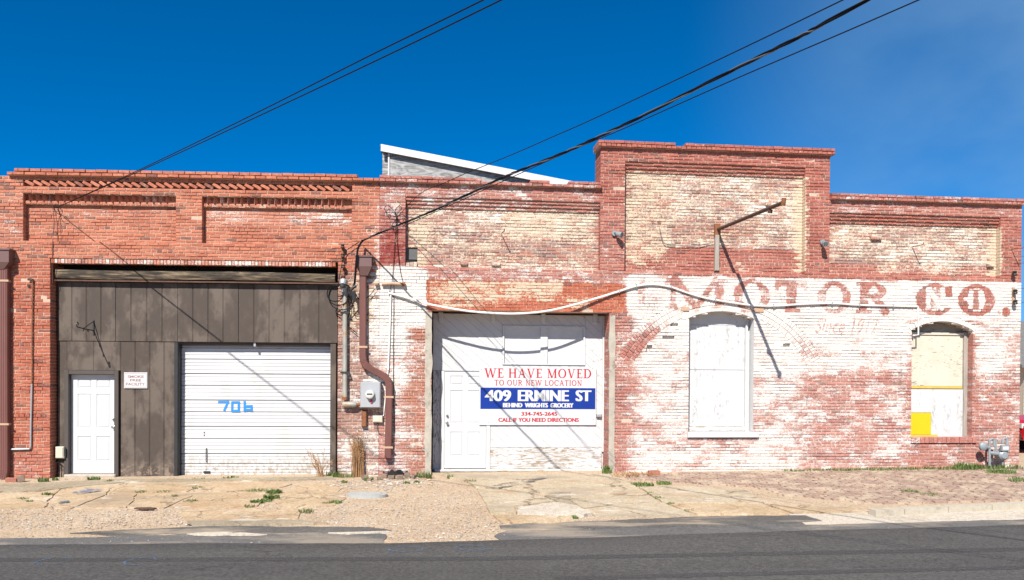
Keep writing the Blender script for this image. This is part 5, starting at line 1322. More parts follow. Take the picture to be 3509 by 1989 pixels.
# conduit on the left pier
T = Thing('wall_conduit', 'thin two-tone metal conduit running down the left brick pier', 'conduit', FL, PL(104, 1540, -0.03))
T.part(wall_tube(PL, [(112,960),(110,1150),(109,1316)], -0.03, 0.014, 8, 0), 'upper_pipe', 'rust')
T.part(wall_tube(PL, [(109,1316),(106,1450),(105,1530),(101,1539),(60,1540),(-20,1541)], -0.03, 0.018, 8, 0), 'lower_pipe', 'galv')
p = PL(112, 958, -0.03); T.part(MB().tube([p + Vector((-0.09,0,0)), p + Vector((-0.03,-.01,0.0)), p + Vector((0.0,-.01,-0.01))], 0.024, 8).tube([p, p - Vector((0,0,0.05))], 0.022, 8), 'fitting', 'dark_rust')
p = PL(98, 980, -0.02); T.part(MB().tube([p + Vector((0,0.03,0)), p], 0.03, 8), 'old_bolt', 'black_metal')
# pale junction box beside the entry door
a = PL(192, 1571, 0.16); b = PL(221, 1531, 0.16)
T = Thing('junction_box', 'small pale green junction box low beside the entry door', 'utility box', FL, (a.x, 0.12, a.z))
T.part(MB().bbox(a.x, b.x, 0.12, 0.21, a.z, b.z, 0.012), 'box', 'beige_plastic')
T.part(MB().bbox(a.x+0.012, b.x-0.012, 0.112, 0.12, a.z+0.012, b.z-0.012, 0.004), 'cover', 'beige_plastic')
T.part(MB().box(b.x+0.001, b.x+0.03, 0.14, 0.20, a.z+0.05, b.z-0.04), 'side_clip', 'black_metal')
T.part(wall_tube(PL, [(200,1571),(192,1582),(205,1588),(212,1600),(210,1640)], 0.17, 0.008, 6), 'cable', 'cable_black')
# wrought iron hanging bracket above the entry door (stands out from the siding)
p0 = PL(320, 1100, 0.2); T = Thing('iron_bracket', 'black wrought iron hanging bracket above the entry door', 'bracket', FL, p0)
b0 = PL(321, 1098, 0.2); b1 = PL(322, 1148, 0.2)
T.part(MB().box(b0.x-0.012, b0.x+0.012, 0.185, 0.205, b1.z, b0.z), 'mounting_bar', 'black_metal')
L_ = 0.72; zt_ = PL(319, 1133, 0.2).z; tip = Vector((b0.x+0.03, 0.2-L_, zt_+0.02))
T.part(MB().tube([(b0.x, 0.195, zt_), (b0.x+0.01, 0.2-L_*0.5, zt_), tip], 0.012, 6), 'arm', 'black_metal')
T.part(MB().tube([(b0.x, 0.195, b0.z-0.02), (b0.x+0.005, 0.2-L_*0.3, zt_+0.10), (b0.x+0.01, 0.2-L_*0.62, zt_+0.01)], 0.009, 6), 'brace', 'black_metal')
T.part(MB().tube([tip + Vector((0, -0.035*math.sin(k*0.55), 0.045 - 0.045*math.cos(k*0.55))) for k in range(10)], 0.011, 6), 'scroll', 'black_metal')
for f_ in (0.35, 0.62): T.part(MB().tube([Vector((b0.x+0.01, 0.2-L_*f_, zt_)) + Vector((0, 0.02*math.cos(k*0.8), 0.022*math.sin(k*0.8)-0.02)) for k in range(8)], 0.008, 6), 'curl', 'black_metal')

# electric service: rack, weatherhead, riser, meter
T = Thing('insulator_rack', 'rusty rack with spool insulators at the left of the brown hopper', 'insulator', FL, PL(1175, 958, -0.05))
for (u, v0, v1) in ((1174, 838, 884), (1177, 907, 960)):
    a = PL(u, v1, -0.03); b = PL(u, v0, -0.03); T.part(MB().box(a.x-0.018, a.x+0.018, -0.05, 0.0, a.z, b.z), 'rack_bar', 'rust')
    for vv in (v0+6, v1-8):
        c = PL(u, vv, -0.09); T.part(MB().tube([c + Vector((0,0,dz)) for dz in (-0.04,-0.025,-0.012,0.0,0.012,0.025,0.04)], [0.03,0.04,0.036,0.022,0.036,0.04,0.03], 10), 'insulator', 'dark_rust', smooth=True)
T = Thing('service_riser', 'weathered electric riser pipe with weatherhead left of the downspout', 'conduit', FL, PL(1182, 1394, -0.09))
T.part(wall_tube(PL, [(1182,1000),(1182,1180),(1182,1370)], -0.09, 0.047, 12, 0), 'riser_pipe', 'conduit_old', smooth=True)
c = PL(1179, 985, -0.09)
T.part(MB().tube([c + Vector((0,0,-0.10)), c + Vector((0,0,-0.02)), c + Vector((0,-0.01,0.05)), c + Vector((0,-0.05,0.10)), c + Vector((0,-0.12,0.09)), c + Vector((0,-0.17,0.03))], [0.05,0.058,0.075,0.082,0.075,0.05], 12), 'weatherhead', 'galv', smooth=True)
T.part(MB().tube([c + Vector((0.0,-0.16,0.04)), c + Vector((0.0,-0.17,-0.02))], 0.058, 12), 'cable_entry', 'black_metal')
for vv in (1072, 1277): q = PL(1182, vv, -0.09); T.part(MB().box(q.x-0.085, q.x+0.085, -0.145, -0.135, q.z-0.018, q.z+0.018).box(q.x-0.085, q.x-0.06, -0.135, 0, q.z-0.018, q.z+0.018).box(q.x+0.06, q.x+0.085, -0.135, 0, q.z-0.018, q.z+0.018), 'pipe_strap', 'black_metal')
q = PL(1182, 1368, -0.09); T.part(MB().tube([q + Vector((0,0,-0.02)), q + Vector((0,0,0.04))], 0.06, 12), 'coupling', 'rust')
a = PL(1173, 1395, -0.09); b = PL(1224, 1378, -0.09); zc = (a.z+b.z)/2
T.part(MB().tube([(a.x+0.0, -0.09, zc), (a.x+0.02, -0.09, zc), (b.x-0.05, -0.09, zc), (b.x-0.01, -0.09, zc)], [0.045, 0.062, 0.062, 0.04], 12), 'elbow_box', 'conduit_old', smooth=True)
T.part(MB().tube([(b.x-0.01, -0.09, zc), (PL(1236,1386,-0.09).x, -0.09, zc)], 0.03, 10), 'nipple', 'rust')
a = PL(1234, 1398, -0.17); b = PL(1304, 1310, -0.17)
T = Thing('electric_meter', 'grey electric meter cabinet with round glass meter beside the bent downspout', 'electric meter', FL, (a.x, -0.17, a.z))
T.part(MB().bbox(a.x, b.x, -0.165, -0.01, a.z, b.z, 0.010), 'cabinet', 'meter_grey')
T.part(MB().bbox(a.x+0.012, b.x-0.012, -0.178, -0.165, a.z+0.012, b.z-0.012, 0.004), 'cover', 'meter_grey')
c = PL(1268, 1352, -0.2)
mt = T.part(MB().tube([(c.x, -0.178, c.z), (c.x, -0.20, c.z)], 0.098, 24), 'meter_ring', 'galv')
T.part(MB().tube([(c.x, -0.20, c.z), (c.x, -0.27, c.z), (c.x, -0.285, c.z)], [0.085, 0.082, 0.06], 24), 'glass_cover', 'glass_dial', mt, smooth=True)
T.part(MB().box(c.x-0.055, c.x+0.055, -0.292, -0.287, c.z-0.004, c.z+0.020), 'display', 'black_metal', mt)
T.part(MB().box(c.x+0.005, c.x+0.045, -0.205, -0.195, c.z-0.17, c.z-0.10), 'seal_tag', 'red_letter')
a = PL(1239, 1463, -0.06); b = PL(1256, 1409, -0.06)
single(MB().bbox(a.x, b.x, -0.09, -0.005, a.z, b.z, 0.012).box(a.x-0.012, b.x+0.012, -0.02, -0.003, b.z-0.03, b.z+0.015), 'rusty_box', 'rust', 'narrow rusted metal box below the electric meter cabinet', 'utility box', FL, (a.x, 0, a.z))
a = PL(1277, 1449, -0.06); b = PL(1311, 1425, -0.06)
T = Thing('phone_box', 'small beige plastic box under the electric meter cabinet', 'utility box', FL, (a.x, 0, a.z))
T.part(MB().bbox(a.x, b.x, -0.075, -0.005, a.z, b.z, 0.015), 'box', 'beige_plastic'); T.part(MB().bbox(a.x+0.02, b.x-0.05, -0.082, -0.075, a.z+0.02, b.z-0.02, 0.004), 'cover', 'beige_plastic')
T.part(wall_tube(PL, [(1294,1449),(1293,1470),(1300,1486),(1322,1490)], -0.02, 0.007, 5), 'cable', 'cable_grey')
# stub pipe high on the white patch
T = Thing('stub_pipe', 'short cream painted pipe stub on the white patch above the conduit', 'pipe', FR, PR(1300, 972, -0.05))
T.part(wall_tube(PR, [(1308,974),(1340,972),(1384,974)], -0.05, 0.032, 10, 0), 'pipe', 'tan_band'); T.part(wall_tube(PL, [(1284,972),(1296,971)], -0.05, 0.05, 10, 0), 'elbow', 'tan_band')
q = PR(1378, 974, -0.05); T.part(MB().tube([q, q + Vector((0.06,0,0))], 0.045, 10), 'cap', 'rust')

# long white conduit
WC = [(1338,1006,-0.04),(1400,1022,-0.06),(1479,1045,-0.09),(1600,1066,-0.16),(1700,1074,-0.20),(1780,1075,-0.20),(1870,1067,-0.18),(1960,1047,-0.12),(2060,1018,-0.06),(2121,999,-0.04),(2180,981,-0.035),(2240,975,-0.035),(2300,984,-0.035),(2380,1012,-0.035),(2450,1028,-0.035),(2570,1046,-0.035),(2650,1049,-0.035),(2750,1043,-0.035),(2850,1040,-0.035),(2944,1046,-0.03),(3060,1049,-0.03),(3145,1051,-0.03)]
T = Thing('white_conduit', 'long wavy white conduit sagging in front of the sliding door opening', 'conduit', FR, PR(1338, 1006, -0.04))
T.part(wall_tube(PR, WC[:13], -0.05, 0.022, 8, 6), 'thick_run', 'white_pipe', smooth=True)
T.part(wall_tube(PR, WC[12:], -0.05, 0.020, 8, 6), 'thin_run', 'white_pipe', smooth=True)
T.part(wall_tube(PR, [(3146,1051),(3147,1100),(3147,1148),(3128,1150)], -0.03, 0.016, 8, 0), 'drop', 'white_pipe')
for k in (9, 10, 12, 14, 16, 18, 19, 20):
    q = PR(WC[k][0], WC[k][1], -0.03); T.part(MB().box(q.x-0.012, q.x+0.012, -0.064, -0.001, q.z-0.032, q.z+0.036), 'clip', 'galv')
T = Thing('white_drop_pipe', 'thin white pipe dropping behind the bent downspout', 'conduit', FR, PR(1318, 1428, -0.03))
T.part(wall_tube(PR, [(1339,1010),(1336,1120),(1330,1270)], -0.03, 0.017, 8, 0), 'upper_pipe', 'white_pipe'); T.part(wall_tube(PR, [(1330,1270),(1322,1350),(1314,1426)], -0.02, 0.012, 8, 0), 'lower_pipe', 'white_pipe')
q = PR(1337, 1006, -0.03); T.part(MB().tube([q + Vector((-0.03,0,-0.01)), q + Vector((0.05,0,0.0))], 0.03, 8), 'elbow', 'galv')

# sign post arm standing out of the tall parapet panel, and its boards
q = PR(2458, 788, 0.1); T = Thing('rusty_sign_arm', 'long rusty iron sign arm sticking out of the tall cream panel', 'sign arm', FR, q)
LA = 2.95; yT = 0.1-LA
tip = PR(2685, 694, yT)
T.part(MB().tube([q, q.lerp(tip, 0.5), tip], 0.036, 10), 'arm', 'dark_rust', smooth=True)
T.part(MB().tube([tip + Vector((0,0.02,-0.05)), tip + Vector((0,0.0,0.0)), tip + Vector((0,-0.02,0.075))], 0.04, 10), 'end_eye', 'rust')
mid = q.lerp(tip, 0.83); T.part(MB().tube([mid + Vector((0,0,-0.035)), mid + Vector((0,0.02,-0.09))], 0.045, 8), 'hanger', 'dark_rust')
T.part(MB().box(q.x-0.07, q.x+0.05, 0.045, 0.11, q.z-0.15, q.z+0.12), 'wall_plate', 'rust')
a = PR(2450, 928, 0.05); b = PR(2465, 806, 0.05)
single(MB().bbox(a.x, b.x, 0.035, 0.11, a.z, b.z, 0.008), 'wooden_post_stub', 'old_timber', 'weathered grey timber stub below the rusty sign arm', 'timber', FR, (a.x, 0.07, a.z))
T = Thing('slack_wall_wire', 'slack wire stapled across the tall cream panel', 'cable', FR, PR(2275, 832, 0.09))
T.part(wall_tube(PR, [(2260,783),(2275,832),(2310,840),(2380,843),(2445,830)], 0.085, 0.007, 5), 'wire', 'cable_grey')

# flood lamps on the two tall pilasters
def flood(u, v, lab, side):
    q = PR(u, v, 0.0); T = Thing('flood_lamp', lab, 'lamp', FR, q, 'lamps on the tall pilasters')
    T.part(MB().tube([q + Vector((0,0.0,0.03)), q + Vector((0,-0.05,0.03))], 0.055, 12), 'base', 'gas_grey')
    h = q + Vector((0.0,-0.06,0.03)); d = Vector((side*0.55,-0.6,-0.28)).normalized()
    T.part(MB().tube([h, h + d*0.05], 0.016, 8), 'swivel', 'black_metal')
    T.part(MB().tube([h + d*0.04, h + d*0.07, h + d*0.17, h + d*0.19, h + d*0.19, h + d*0.15], [0.03,0.05,0.06,0.062,0.05,0.04], 12, True), 'head', 'gas_grey', smooth=True)
flood(2104, 806, 'small grey flood lamp on the left pilaster of the tall parapet', 1); flood(2816, 836, 'small grey flood lamp on the right pilaster of the tall parapet', -0.2)
# rusty nails / hooks with shadow
for (u, v, P, lab, y) in ((1718, 800, PR, 'thin rusty hook in the cream panel above the sliding door', 0.105), (3128, 845, PR, 'thin rusty hook in the cream panel at the right', 0.105), (3467, 855, PR, 'thin rusty hook on the right end pilaster', 0.0)):
    q = P(u, v, y); single(MB().tube([q, q + Vector((0.03,-0.32,-0.02)), q + Vector((0.03,-0.34,0.03))], 0.010, 6), 'rusty_hook', 'rust', lab, 'hook', FR, q, 'rusty wall hooks')
# insulator rack at the right corner
T = Thing('corner_insulator_rack', 'rusty rack with black insulators at the right corner of the lettered wall', 'insulator', FR, PR(3474, 1045, -0.03))
a = PR(3474, 1045, -0.03); b = PR(3474, 985, -0.03); T.part(MB().box(a.x-0.03, a.x+0.015, -0.04, -0.001, a.z, b.z), 'rack_bar', 'tan_band')
for (u, v) in ((3477, 937), (3479, 1000), (3479, 1036)):
    c = PR(u, v, -0.09); T.part(MB().tube([c + Vector((0,0.08,0)), c], 0.012, 6), 'pin', 'dark_rust')
    T.part(MB().tube([c + Vector((0,0,dz)) for dz in (-0.05,-0.03,-0.012,0.0,0.012,0.03,0.05)], [0.035,0.05,0.045,0.028,0.045,0.05,0.03], 10), 'insulator', 'black_metal', smooth=True)
# insulator pin with wires, left panel
T = Thing('wire_pin', 'iron pin with wire loops in the left recessed panel', 'insulator', FL, PL(195, 712, 0.1))
q = PL(195, 712, 0.1)
T.part(MB().tube([q + Vector((0,0.01,0)), q + Vector((0,-0.13,0)), q + Vector((0,-0.14,0.03))], 0.016, 6), 'pin', 'dark_rust')
T.part(MB().tube(arc_pts([q + Vector(v_) for v_ in ((0,-0.13,0),(0.05,-0.12,-0.12),(0.14,-0.12,-0.16),(0.17,-0.13,-0.10),(0.10,-0.12,-0.02),(0.02,-0.13,0.02))], 4), 0.006, 5), 'wire_loop', 'cable_black')
T.part(MB().tube([q + Vector((-0.01,-0.12,0.0)), PL(197, 760, 0.05), PL(198, 820, 0.05)], 0.006, 5), 'hanging_wire', 'dark_rust')
T.part(MB().tube([q + Vector((-0.02,-0.12,-0.02)), PL(186, 760, 0.05), PL(180, 830, -0.02), PL(179, 900, -0.02), PL(181, 970, 0.05)], 0.006, 5), 'drop_wire', 'dark_rust')

# ================================================================== OVERHEAD WIRES
POLE = Vector((8.4, -1.0, 0))
def wire_pts(att_w, px, ex_=0.0, end=POLE):
    """points of a span hanging in the vertical plane through its wall fixing and the far pole"""
    d = (Vector((end.x, end.y, 0)) - Vector((att_w.x, att_w.y, 0))).normalized(); nrm = Vector((-d.y, d.x, 0))
    pts = [att_w.copy()]
    for u, v in px:
        r = ray(u, v); k = (att_w - CAMP).dot(nrm)/r.dot(nrm); pts.append(CAMP + r*k)
    # go on to the far end with the last slope
    a, b = pts[-2], pts[-1]; t_ = (b-a).normalized(); L = ((Vector((end.x, end.y, 0)) - Vector((b.x, b.y, 0))).length)/max(1e-3, Vector((t_.x, t_.y, 0)).length)
    for f_ in (0.4, 1.0): pts.append(b + t_*L*f_ + Vector((0,0,0.05*f_)))
    return pts
attA = FL @ PL(195, 712, -0.03)
for (lab, px, dxp) in (('upper of two thin wires rising from the left recessed panel', [(485,579),(868,393),(1260,195),(1657,0)], 0.0), ('lower of two thin wires rising from the left recessed panel', [(485,584),(870,406),(1290,208),(1719,0)], 0.25)):
    pts = wire_pts(attA, px, end=POLE + Vector((dxp, 0, 0)))
    o = single(MB().tube(arc_pts(pts, 5), 0.0068, 6), 'overhead_wire', 'cable_black', lab, 'cable', None, attA, 'overhead wires')
attB = FL @ PL(1240, 826, -0.12)
BP = [(1296,801),(1387,763),(1479,725),(1598,669),(1718,611),(1798,578),(1937,522),(2037,476),(2185,406),(2500,246),(2732,130),(2971,0)]
ptsB = wire_pts(attB, BP); cb = arc_pts(ptsB, 8)
T = Thing('service_cable', 'thick twisted black service cable rising from beside the brown hopper', 'cable', None, attB)
for ph in range(3):
    q = []
    for i, p in enumerate(cb):
        a = i*0.8 + ph*2.094; q.append(p + Vector((0.009*math.cos(a), 0, 0.011*math.sin(a))))
    T.part(MB().tube(q, 0.0105 if ph else 0.008, 6), 'strand', 'cable_black' if ph else 'cable_grey', smooth=True)
hp = [attB, FL @ PL(1226, 850, -0.22), FL @ PL(1220, 890, -0.26), FL @ PL(1217, 930, -0.25), FL @ PL(1214, 965, -0.2), FL @ PL(1210, 985, -0.2)]
for k in range(2): T.part(MB().tube(arc_pts([p + Vector((0.02*k, 0.0, 0)) for p in hp], 5), 0.012, 6), 'drop_loop', 'cable_black', smooth=True)
c = FL @ PL(1212, 985, -0.2); T.part(MB().tube([c + Vector((-0.06,0,-0.06)), c + Vector((0,0,0)), c + Vector((0.05,0,0.03))], 0.03, 8), 'splice', 'black_metal'); T.part(MB().tube([c + Vector((0.0,0,-0.08)), c + Vector((0.02,0,-0.28))], 0.04, 8), 'splice', 'black_metal')
for (dx_, dz_, r_) in ((-0.05,-0.02,0.20),(0.02,-0.05,0.26),(-0.12,0.02,0.16)):
    cc = FL @ PL(1168, 1010, -0.16); T.part(MB().tube([cc + Vector((dx_ + r_*1.0*math.cos(a*0.42+1), -0.03*math.sin(a), dz_ + r_*math.sin(a*0.42+1))) for a in range(14)], 0.011, 6), 'cable_loop', 'cable_black', smooth=True)
for px in ([(1192,1010),(1208,1040),(1215,1080),(1240,1085)], [(1190,1015),(1200,1060),(1190,1110),(1225,1145)], [(1215,1000),(1235,1030),(1265,1015),(1285,990)], [(1230,830),(1200,850),(1180,870),(1165,940),(1160,975)]):
    T.part(MB().tube(arc_pts([FL @ PL(u, v, -0.06) for u, v in px], 5), 0.008, 5), 'loose_cable', 'cable_black')
attC = FR @ PR(1360, 745, -0.05)
T = Thing('wire_pin', 'iron pin with curled wires on the dark red pilaster at the join', 'insulator', FR, PR(1360, 745, 0))
q = PR(1360, 745, 0.0); T.part(MB().tube([q, q + Vector((0,-0.09,0)), q + Vector((0,-0.1,0.04))], 0.016, 6), 'pin', 'dark_rust')
for pp_ in ([(1360,745),(1330,735),(1318,715),(1330,705),(1350,725),(1358,750),(1345,770),(1350,790)], [(1360,745),(1378,735),(1388,745),(1380,760)], [(1360,745),(1355,720),(1372,700),(1362,690)]):
    T.part(wall_tube(PR, pp_, -0.06, 0.006, 5), 'curled_wire', 'cable_black')
T.part(wall_tube(PR, [(1358,750),(1352,850),(1344,960),(1333,1006)], -0.03, 0.006, 5), 'hanging_wire', 'cable_black'); T.part(wall_tube(PR, [(1360,750),(1362,840),(1372,930),(1382,970)], -0.03, 0.006, 5), 'hanging_wire', 'cable_black')
T.part(wall_tube(PR, [(1350,960),(1349,1100),(1348,1300),(1352,1480)], -0.02, 0.006, 5), 'hanging_wire', 'cable_black')
single(MB().tube(arc_pts(wire_pts(attC, [(1439,665),(1519,629),(1598,594),(1758,529),(1893,470),(2049,401),(2459,207),(2889,0)], end=POLE + Vector((-0.2,0,0))), 5), 0.0062, 6), 'overhead_wire', 'cable_black', 'thin wire passing just above the thick twisted cable', 'cable', None, attC, 'overhead wires')
attD = FR @ PR(1395, 770, -0.2)
single(MB().tube(arc_pts(wire_pts(attD, [(1600,678),(1800,587),(2000,498),(2120,449),(2500,280),(2732,180),(3149,0)], end=POLE + Vector((0.5,0,0))), 5), 0.0062, 6), 'overhead_wire', 'cable_black', 'thin wire running just below the thick twisted cable', 'cable', None, attD, 'overhead wires')

# ================================================================== GAS METER
q = PR(3408, 1609, -0.25); g0 = Vector((PR(3408,1560,-0.25).x, -0.25, 0.08))
def gp(u, v, y=-0.25): p = PR(u, v, y); return Vector((p.x, y, p.z))
T = Thing('gas_meter', 'grey gas meter with pipes at the right foot of the lettered wall', 'gas meter', FR, (g0.x, -0.25, 0.1))
c = gp(3433, 1560); T.part(MB().tube([c + Vector((0,0.10,0)), c + Vector((0,0.09,0)), c + Vector((0,-0.06,0)), c + Vector((0,-0.10,0))], [0.08, 0.108, 0.108, 0.07], 20), 'meter_body', 'gas_grey', smooth=True)
T.part(MB().box(c.x-0.09, c.x+0.09, -0.36, -0.30, c.z+0.10, c.z+0.22), 'index_box', 'gas_grey'); T.part(MB().box(c.x-0.06, c.x+0.07, -0.364, -0.361, c.z+0.125, c.z+0.195), 'dial_plate', 'white_paint')
for u in (3412, 3452): T.part(MB().tube([gp(u, 1505), gp(u, 1530), gp(u, 1560)], 0.024, 8), 'inlet_pipe', 'gas_grey')
T.part(MB().tube(arc_pts([gp(3450,1530), gp(3450,1508), gp(3444,1503), gp(3437,1506), gp(3436,1520)], 4), 0.026, 8), 'return_bend', 'gas_grey')
T.part(MB().tube([gp(3391,1612), gp(3391,1560), gp(3391,1508), gp(3400,1504), gp(3406,1508), gp(3406,1530)], 0.026, 8), 'riser', 'gas_grey'); T.part(MB().tube([gp(3436,1568), gp(3436,1610)], 0.022, 8), 'support', 'gas_grey')
c = gp(3370, 1530); T.part(MB().tube([c + Vector((0,0.05,0)), c + Vector((0,0.04,0)), c + Vector((0,0.0,0)), c + Vector((0,-0.02,0)), c + Vector((0,-0.05,0))], [0.05, 0.088, 0.092, 0.088, 0.04], 18), 'regulator', 'gas_grey', smooth=True); T.part(MB().tube([c + Vector((0,-0.02,0)), gp(3391,1535)], 0.03, 8), 'regulator_neck', 'gas_grey')
T.part(MB().tube([gp(3391,1552), gp(3420,1556)], 0.04, 8), 'valve', 'gas_grey')

# ================================================================== BEYOND THE RIGHT CORNER: car, house, distant lines
T = Thing('parked_car', 'red parked car seen past the right corner of the building', 'car', Matrix.Translation((13.25, 21.6, zgf(14, 21.6))), (0, 0, 0))
prof = [(0.05,0.42),(0.10,0.72),(0.35,0.86),(1.25,0.97),(1.95,1.42),(3.10,1.45),(3.85,1.08),(4.45,1.02),(4.55,0.62),(4.52,0.36),(3.95,0.34),(3.90,0.50),(3.72,0.66),(3.48,0.70),(3.24,0.66),(3.06,0.50),(3.00,0.32),(1.55,0.32),(1.50,0.50),(1.32,0.66),(1.08,0.70),(0.84,0.66),(0.66,0.50),(0.60,0.34),(0.10,0.34)]
n = len(prof); vs_ = []; rows_ = (-0.88, -0.80, 0.80, 0.88)
for j, y_ in enumerate(rows_):
    for x_, z_ in prof:
        k_ = 0.10 if (j in (0, 3) and z_ > 1.2) else 0.0
        vs_.append((x_, y_*(1-(0.18 if z_ > 1.2 else 0.0)), z_ - (0.02 if j in (0,3) else 0)))
fs_ = []
for j in range(3):
    for i in range(n): fs_.append((j*n+i, j*n+(i+1)%n, (j+1)*n+(i+1)%n, (j+1)*n+i))
fs_ += [tuple(range(n)), tuple(3*n+i for i in range(n-1,-1,-1))]
body = T.part(MB().add(vs_, fs_), 'body', 'car_red')
for sgn in (-1, 1):
    for win in ([(1.42,1.02),(1.98,1.36),(2.42,1.38),(2.42,1.02)], [(2.50,1.02),(2.50,1.38),(3.05,1.38),(3.55,1.06)]):
        T.part(MB().prism(win, sgn*0.885, sgn*0.70) if False else MB().add([(x_, sgn*(0.885 - 0.16*max(0,(z_-1.0)/0.4)), z_) for x_, z_ in win], [(0,1,2,3)]), 'side_window', 'car_glass', body)
    for wx in (1.08, 3.48):
        wl_ = T.part(MB().tube([(wx, sgn*0.70, 0.33), (wx, sgn*0.90, 0.33)], 0.33, 24), 'wheel', 'tyre'); T.part(MB().tube([(wx, sgn*0.88, 0.33), (wx, sgn*0.915, 0.33)], 0.20, 16), 'rim', 'chrome', wl_)
    T.part(MB().box(0.06, 0.30, sgn*0.62-0.18, sgn*0.62+0.18, 0.66, 0.78), 'headlight', 'glass_dial', body)
T.part(MB().add([(1.30,-0.70,1.00),(1.30,0.70,1.00),(1.93,0.60,1.405),(1.93,-0.60,1.405)], [(0,1,2,3)]), 'windscreen', 'car_glass', body)
T.part(MB().box(0.0, 0.14, -0.80, 0.80, 0.36, 0.52), 'bumper', 'black_metal', body)
hb = Matrix.Translation((24.4, 38.0, 0.2))
T = Thing('distant_house', 'cream sided house with grey shingle roof far behind the red car', 'house', hb, (0,0,0))
T.part(MB().box(0, 9, 0, 7, -0.4, 2.75), 'wall', 'house_siding')
for i in range(14): T.part(MB().box(-0.02, 9.02, -0.025, -0.001, i*0.19, i*0.19+0.175), 'siding_board', 'house_siding')
rf = T.part(MB().add([(-0.5,-0.6,2.7),(9.5,-0.6,2.7),(9.5,3.5,5.1),(-0.5,3.5,5.1),(-0.5,7.6,2.7),(9.5,7.6,2.7),(-0.5,-0.6,2.58),(9.5,-0.6,2.58),(-0.5,7.6,2.58),(9.5,7.6,2.58)], [(0,1,2,3),(3,2,5,4),(6,7,1,0),(4,5,9,8),(0,3,4,8,6),(1,7,9,5,2),(6,8,9,7)]), 'roof', 'shingle')
for wx in (1.2, 5.6):
    w_ = T.part(MB().box(wx, wx+1.1, -0.06, -0.026, 1.0, 2.2), 'window', 'white_paint'); T.part(MB().box(wx+0.08, wx+1.02, -0.064, -0.061, 1.08, 2.12), 'pane', 'car_glass', w_)
for i, (v, lab) in enumerate(((882, 'topmost distant line at the right edge of the sky'), (905, 'second distant line at the right edge of the sky'), (992, 'third distant line at the right edge of the sky'), (1040, 'fourth distant line at the right edge of the sky'), (1128, 'lowest distant line at the right edge of the sky'))):
    r0 = CAMP + ray(3480, v-6)*46; r1 = CAMP + ray(3560, v+4)*44; dd = (r1-r0)
    single(MB().tube([r0 - dd*1.0, r0, r1, r1 + dd*9], 0.016, 5), 'distant_line', 'cable_grey', lab, 'cable', None, r0, 'distant lines')

# ================================================================== GROUND DETAILS
# meter lid
pts = [PG(u, v, 0.03) for u, v in ((1202,1688),(1240,1679),(1285,1681),(1318,1702),(1300,1709),(1250,1706),(1215,1698))]
lidc = sum(pts, Vector())/len(pts)
T = Thing('meter_lid', 'grey oval utility cover lying in the gravel', 'utility cover', Matrix.Translation((lidc.x, lidc.y, zgf(lidc.x, lidc.y))), (0,0,0))
el = [(0.36*math.cos(a*math.pi/14), 0.24*math.sin(a*math.pi/14)) for a in range(28)]
lo = T.part(MB().slab(el, lambda x, y: 0.045, lambda x, y: -0.05), 'cover', 'lid_grey')
for k in range(-4, 5): T.part(MB().box(-0.26+abs(k)*0.02, 0.26-abs(k)*0.02, k*0.042-0.012, k*0.042+0.012, 0.046, 0.050), 'tread_bar', 'lid_grey', lo)
T.root.rotation_euler = (0, 0, -0.22)
# flat rusty plate on the slabs
p = PG(498, 1745, 0.02); single(MB().slab([(0.17,0.02),(0.05,0.07),(-0.15,0.05),(-0.17,-0.02),(0.0,-0.06),(0.15,-0.03)], lambda x, y: 0.0, lambda x, y: -0.02), 'metal_plate', 'dark_rust', 'flat rusty metal plate lying on the cracked slabs', 'metal plate', Matrix.Translation((p.x, p.y, zgf(p.x, p.y)+0.04)))
# loose bricks and rubble by the walls
def loose(name, u, v, size, rot, mat, lab, grp='loose bricks and rubble'):
    p = PG(u, v); mb = MB(); sx_, sy_, sz_ = size
    bm = bmesh.new(); bmesh.ops.create_cube(bm, size=1.0)
    bmesh.ops.subdivide_edges(bm, edges=bm.edges[:], cuts=2, use_grid_fill=True)
    for q in bm.verts:
        q.co = Vector((q.co.x*sx_, q.co.y*sy_, q.co.z*sz_)); q.co *= 1 - 0.10*(q.co.length/max(size))
        q.co += 0.12*min(size)*Vector((noise.noise(q.co*9+Vector((u,0,0))), noise.noise(q.co*9+Vector((0,u,0))), noise.noise(q.co*9+Vector((0,0,v)))))
    me = bpy.data.meshes.new(name); bm.to_mesh(me); bm.free(); me.materials.append(MAT[mat])
    o = bpy.data.objects.new(name, me); COL.objects.link(o); o.location = (p.x, p.y, zgf(p.x, p.y)+sz_*0.42+0.01); o.rotation_euler = (rng.uniform(-.1,.1), rng.uniform(-.1,.1), rot)
    return tag(o, lab, 'rubble', grp)
loose('loose_brick', 2240, 1633, (0.25,0.11,0.12), 0.1, 'loose_brick', 'loose red brick lying at the foot of the whitewashed wall')
loose('loose_brick', 40, 1652, (0.2,0.1,0.07), 0.2, 'loose_brick', 'loose red brick at the foot of the far left downspout')
loose('stone', 72, 1652, (0.13,0.1,0.12), 0.5, 'rubble', 'dark stone beside the loose brick at the far left')
RU = [(1318,1638,.11,.07),(1342,1641,.13,.06),(1370,1642,.14,.07),(1396,1638,.12,.10),(1300,1645,.10,.06),(1250,1642,.13,.08),(1268,1650,.08,.05),(1418,1640,.07,.06)]
places = ['at the left end of','second from the left in','third from the left in','near the right end of','left below','beside the dry bush left of','in front of','at the far right of']
for i, (u, v, a, h) in enumerate(RU):
    loose('foundation_stone', u, v, (a, 0.12, h), rng.uniform(-.4,.4), 'rubble', 'broken foundation stone %s the hole under the downspout' % places[i], 'broken foundation stones')
gx0, gx1 = PR(1312,1630,-0.02).x, PR(1404,1630,-0.02).x
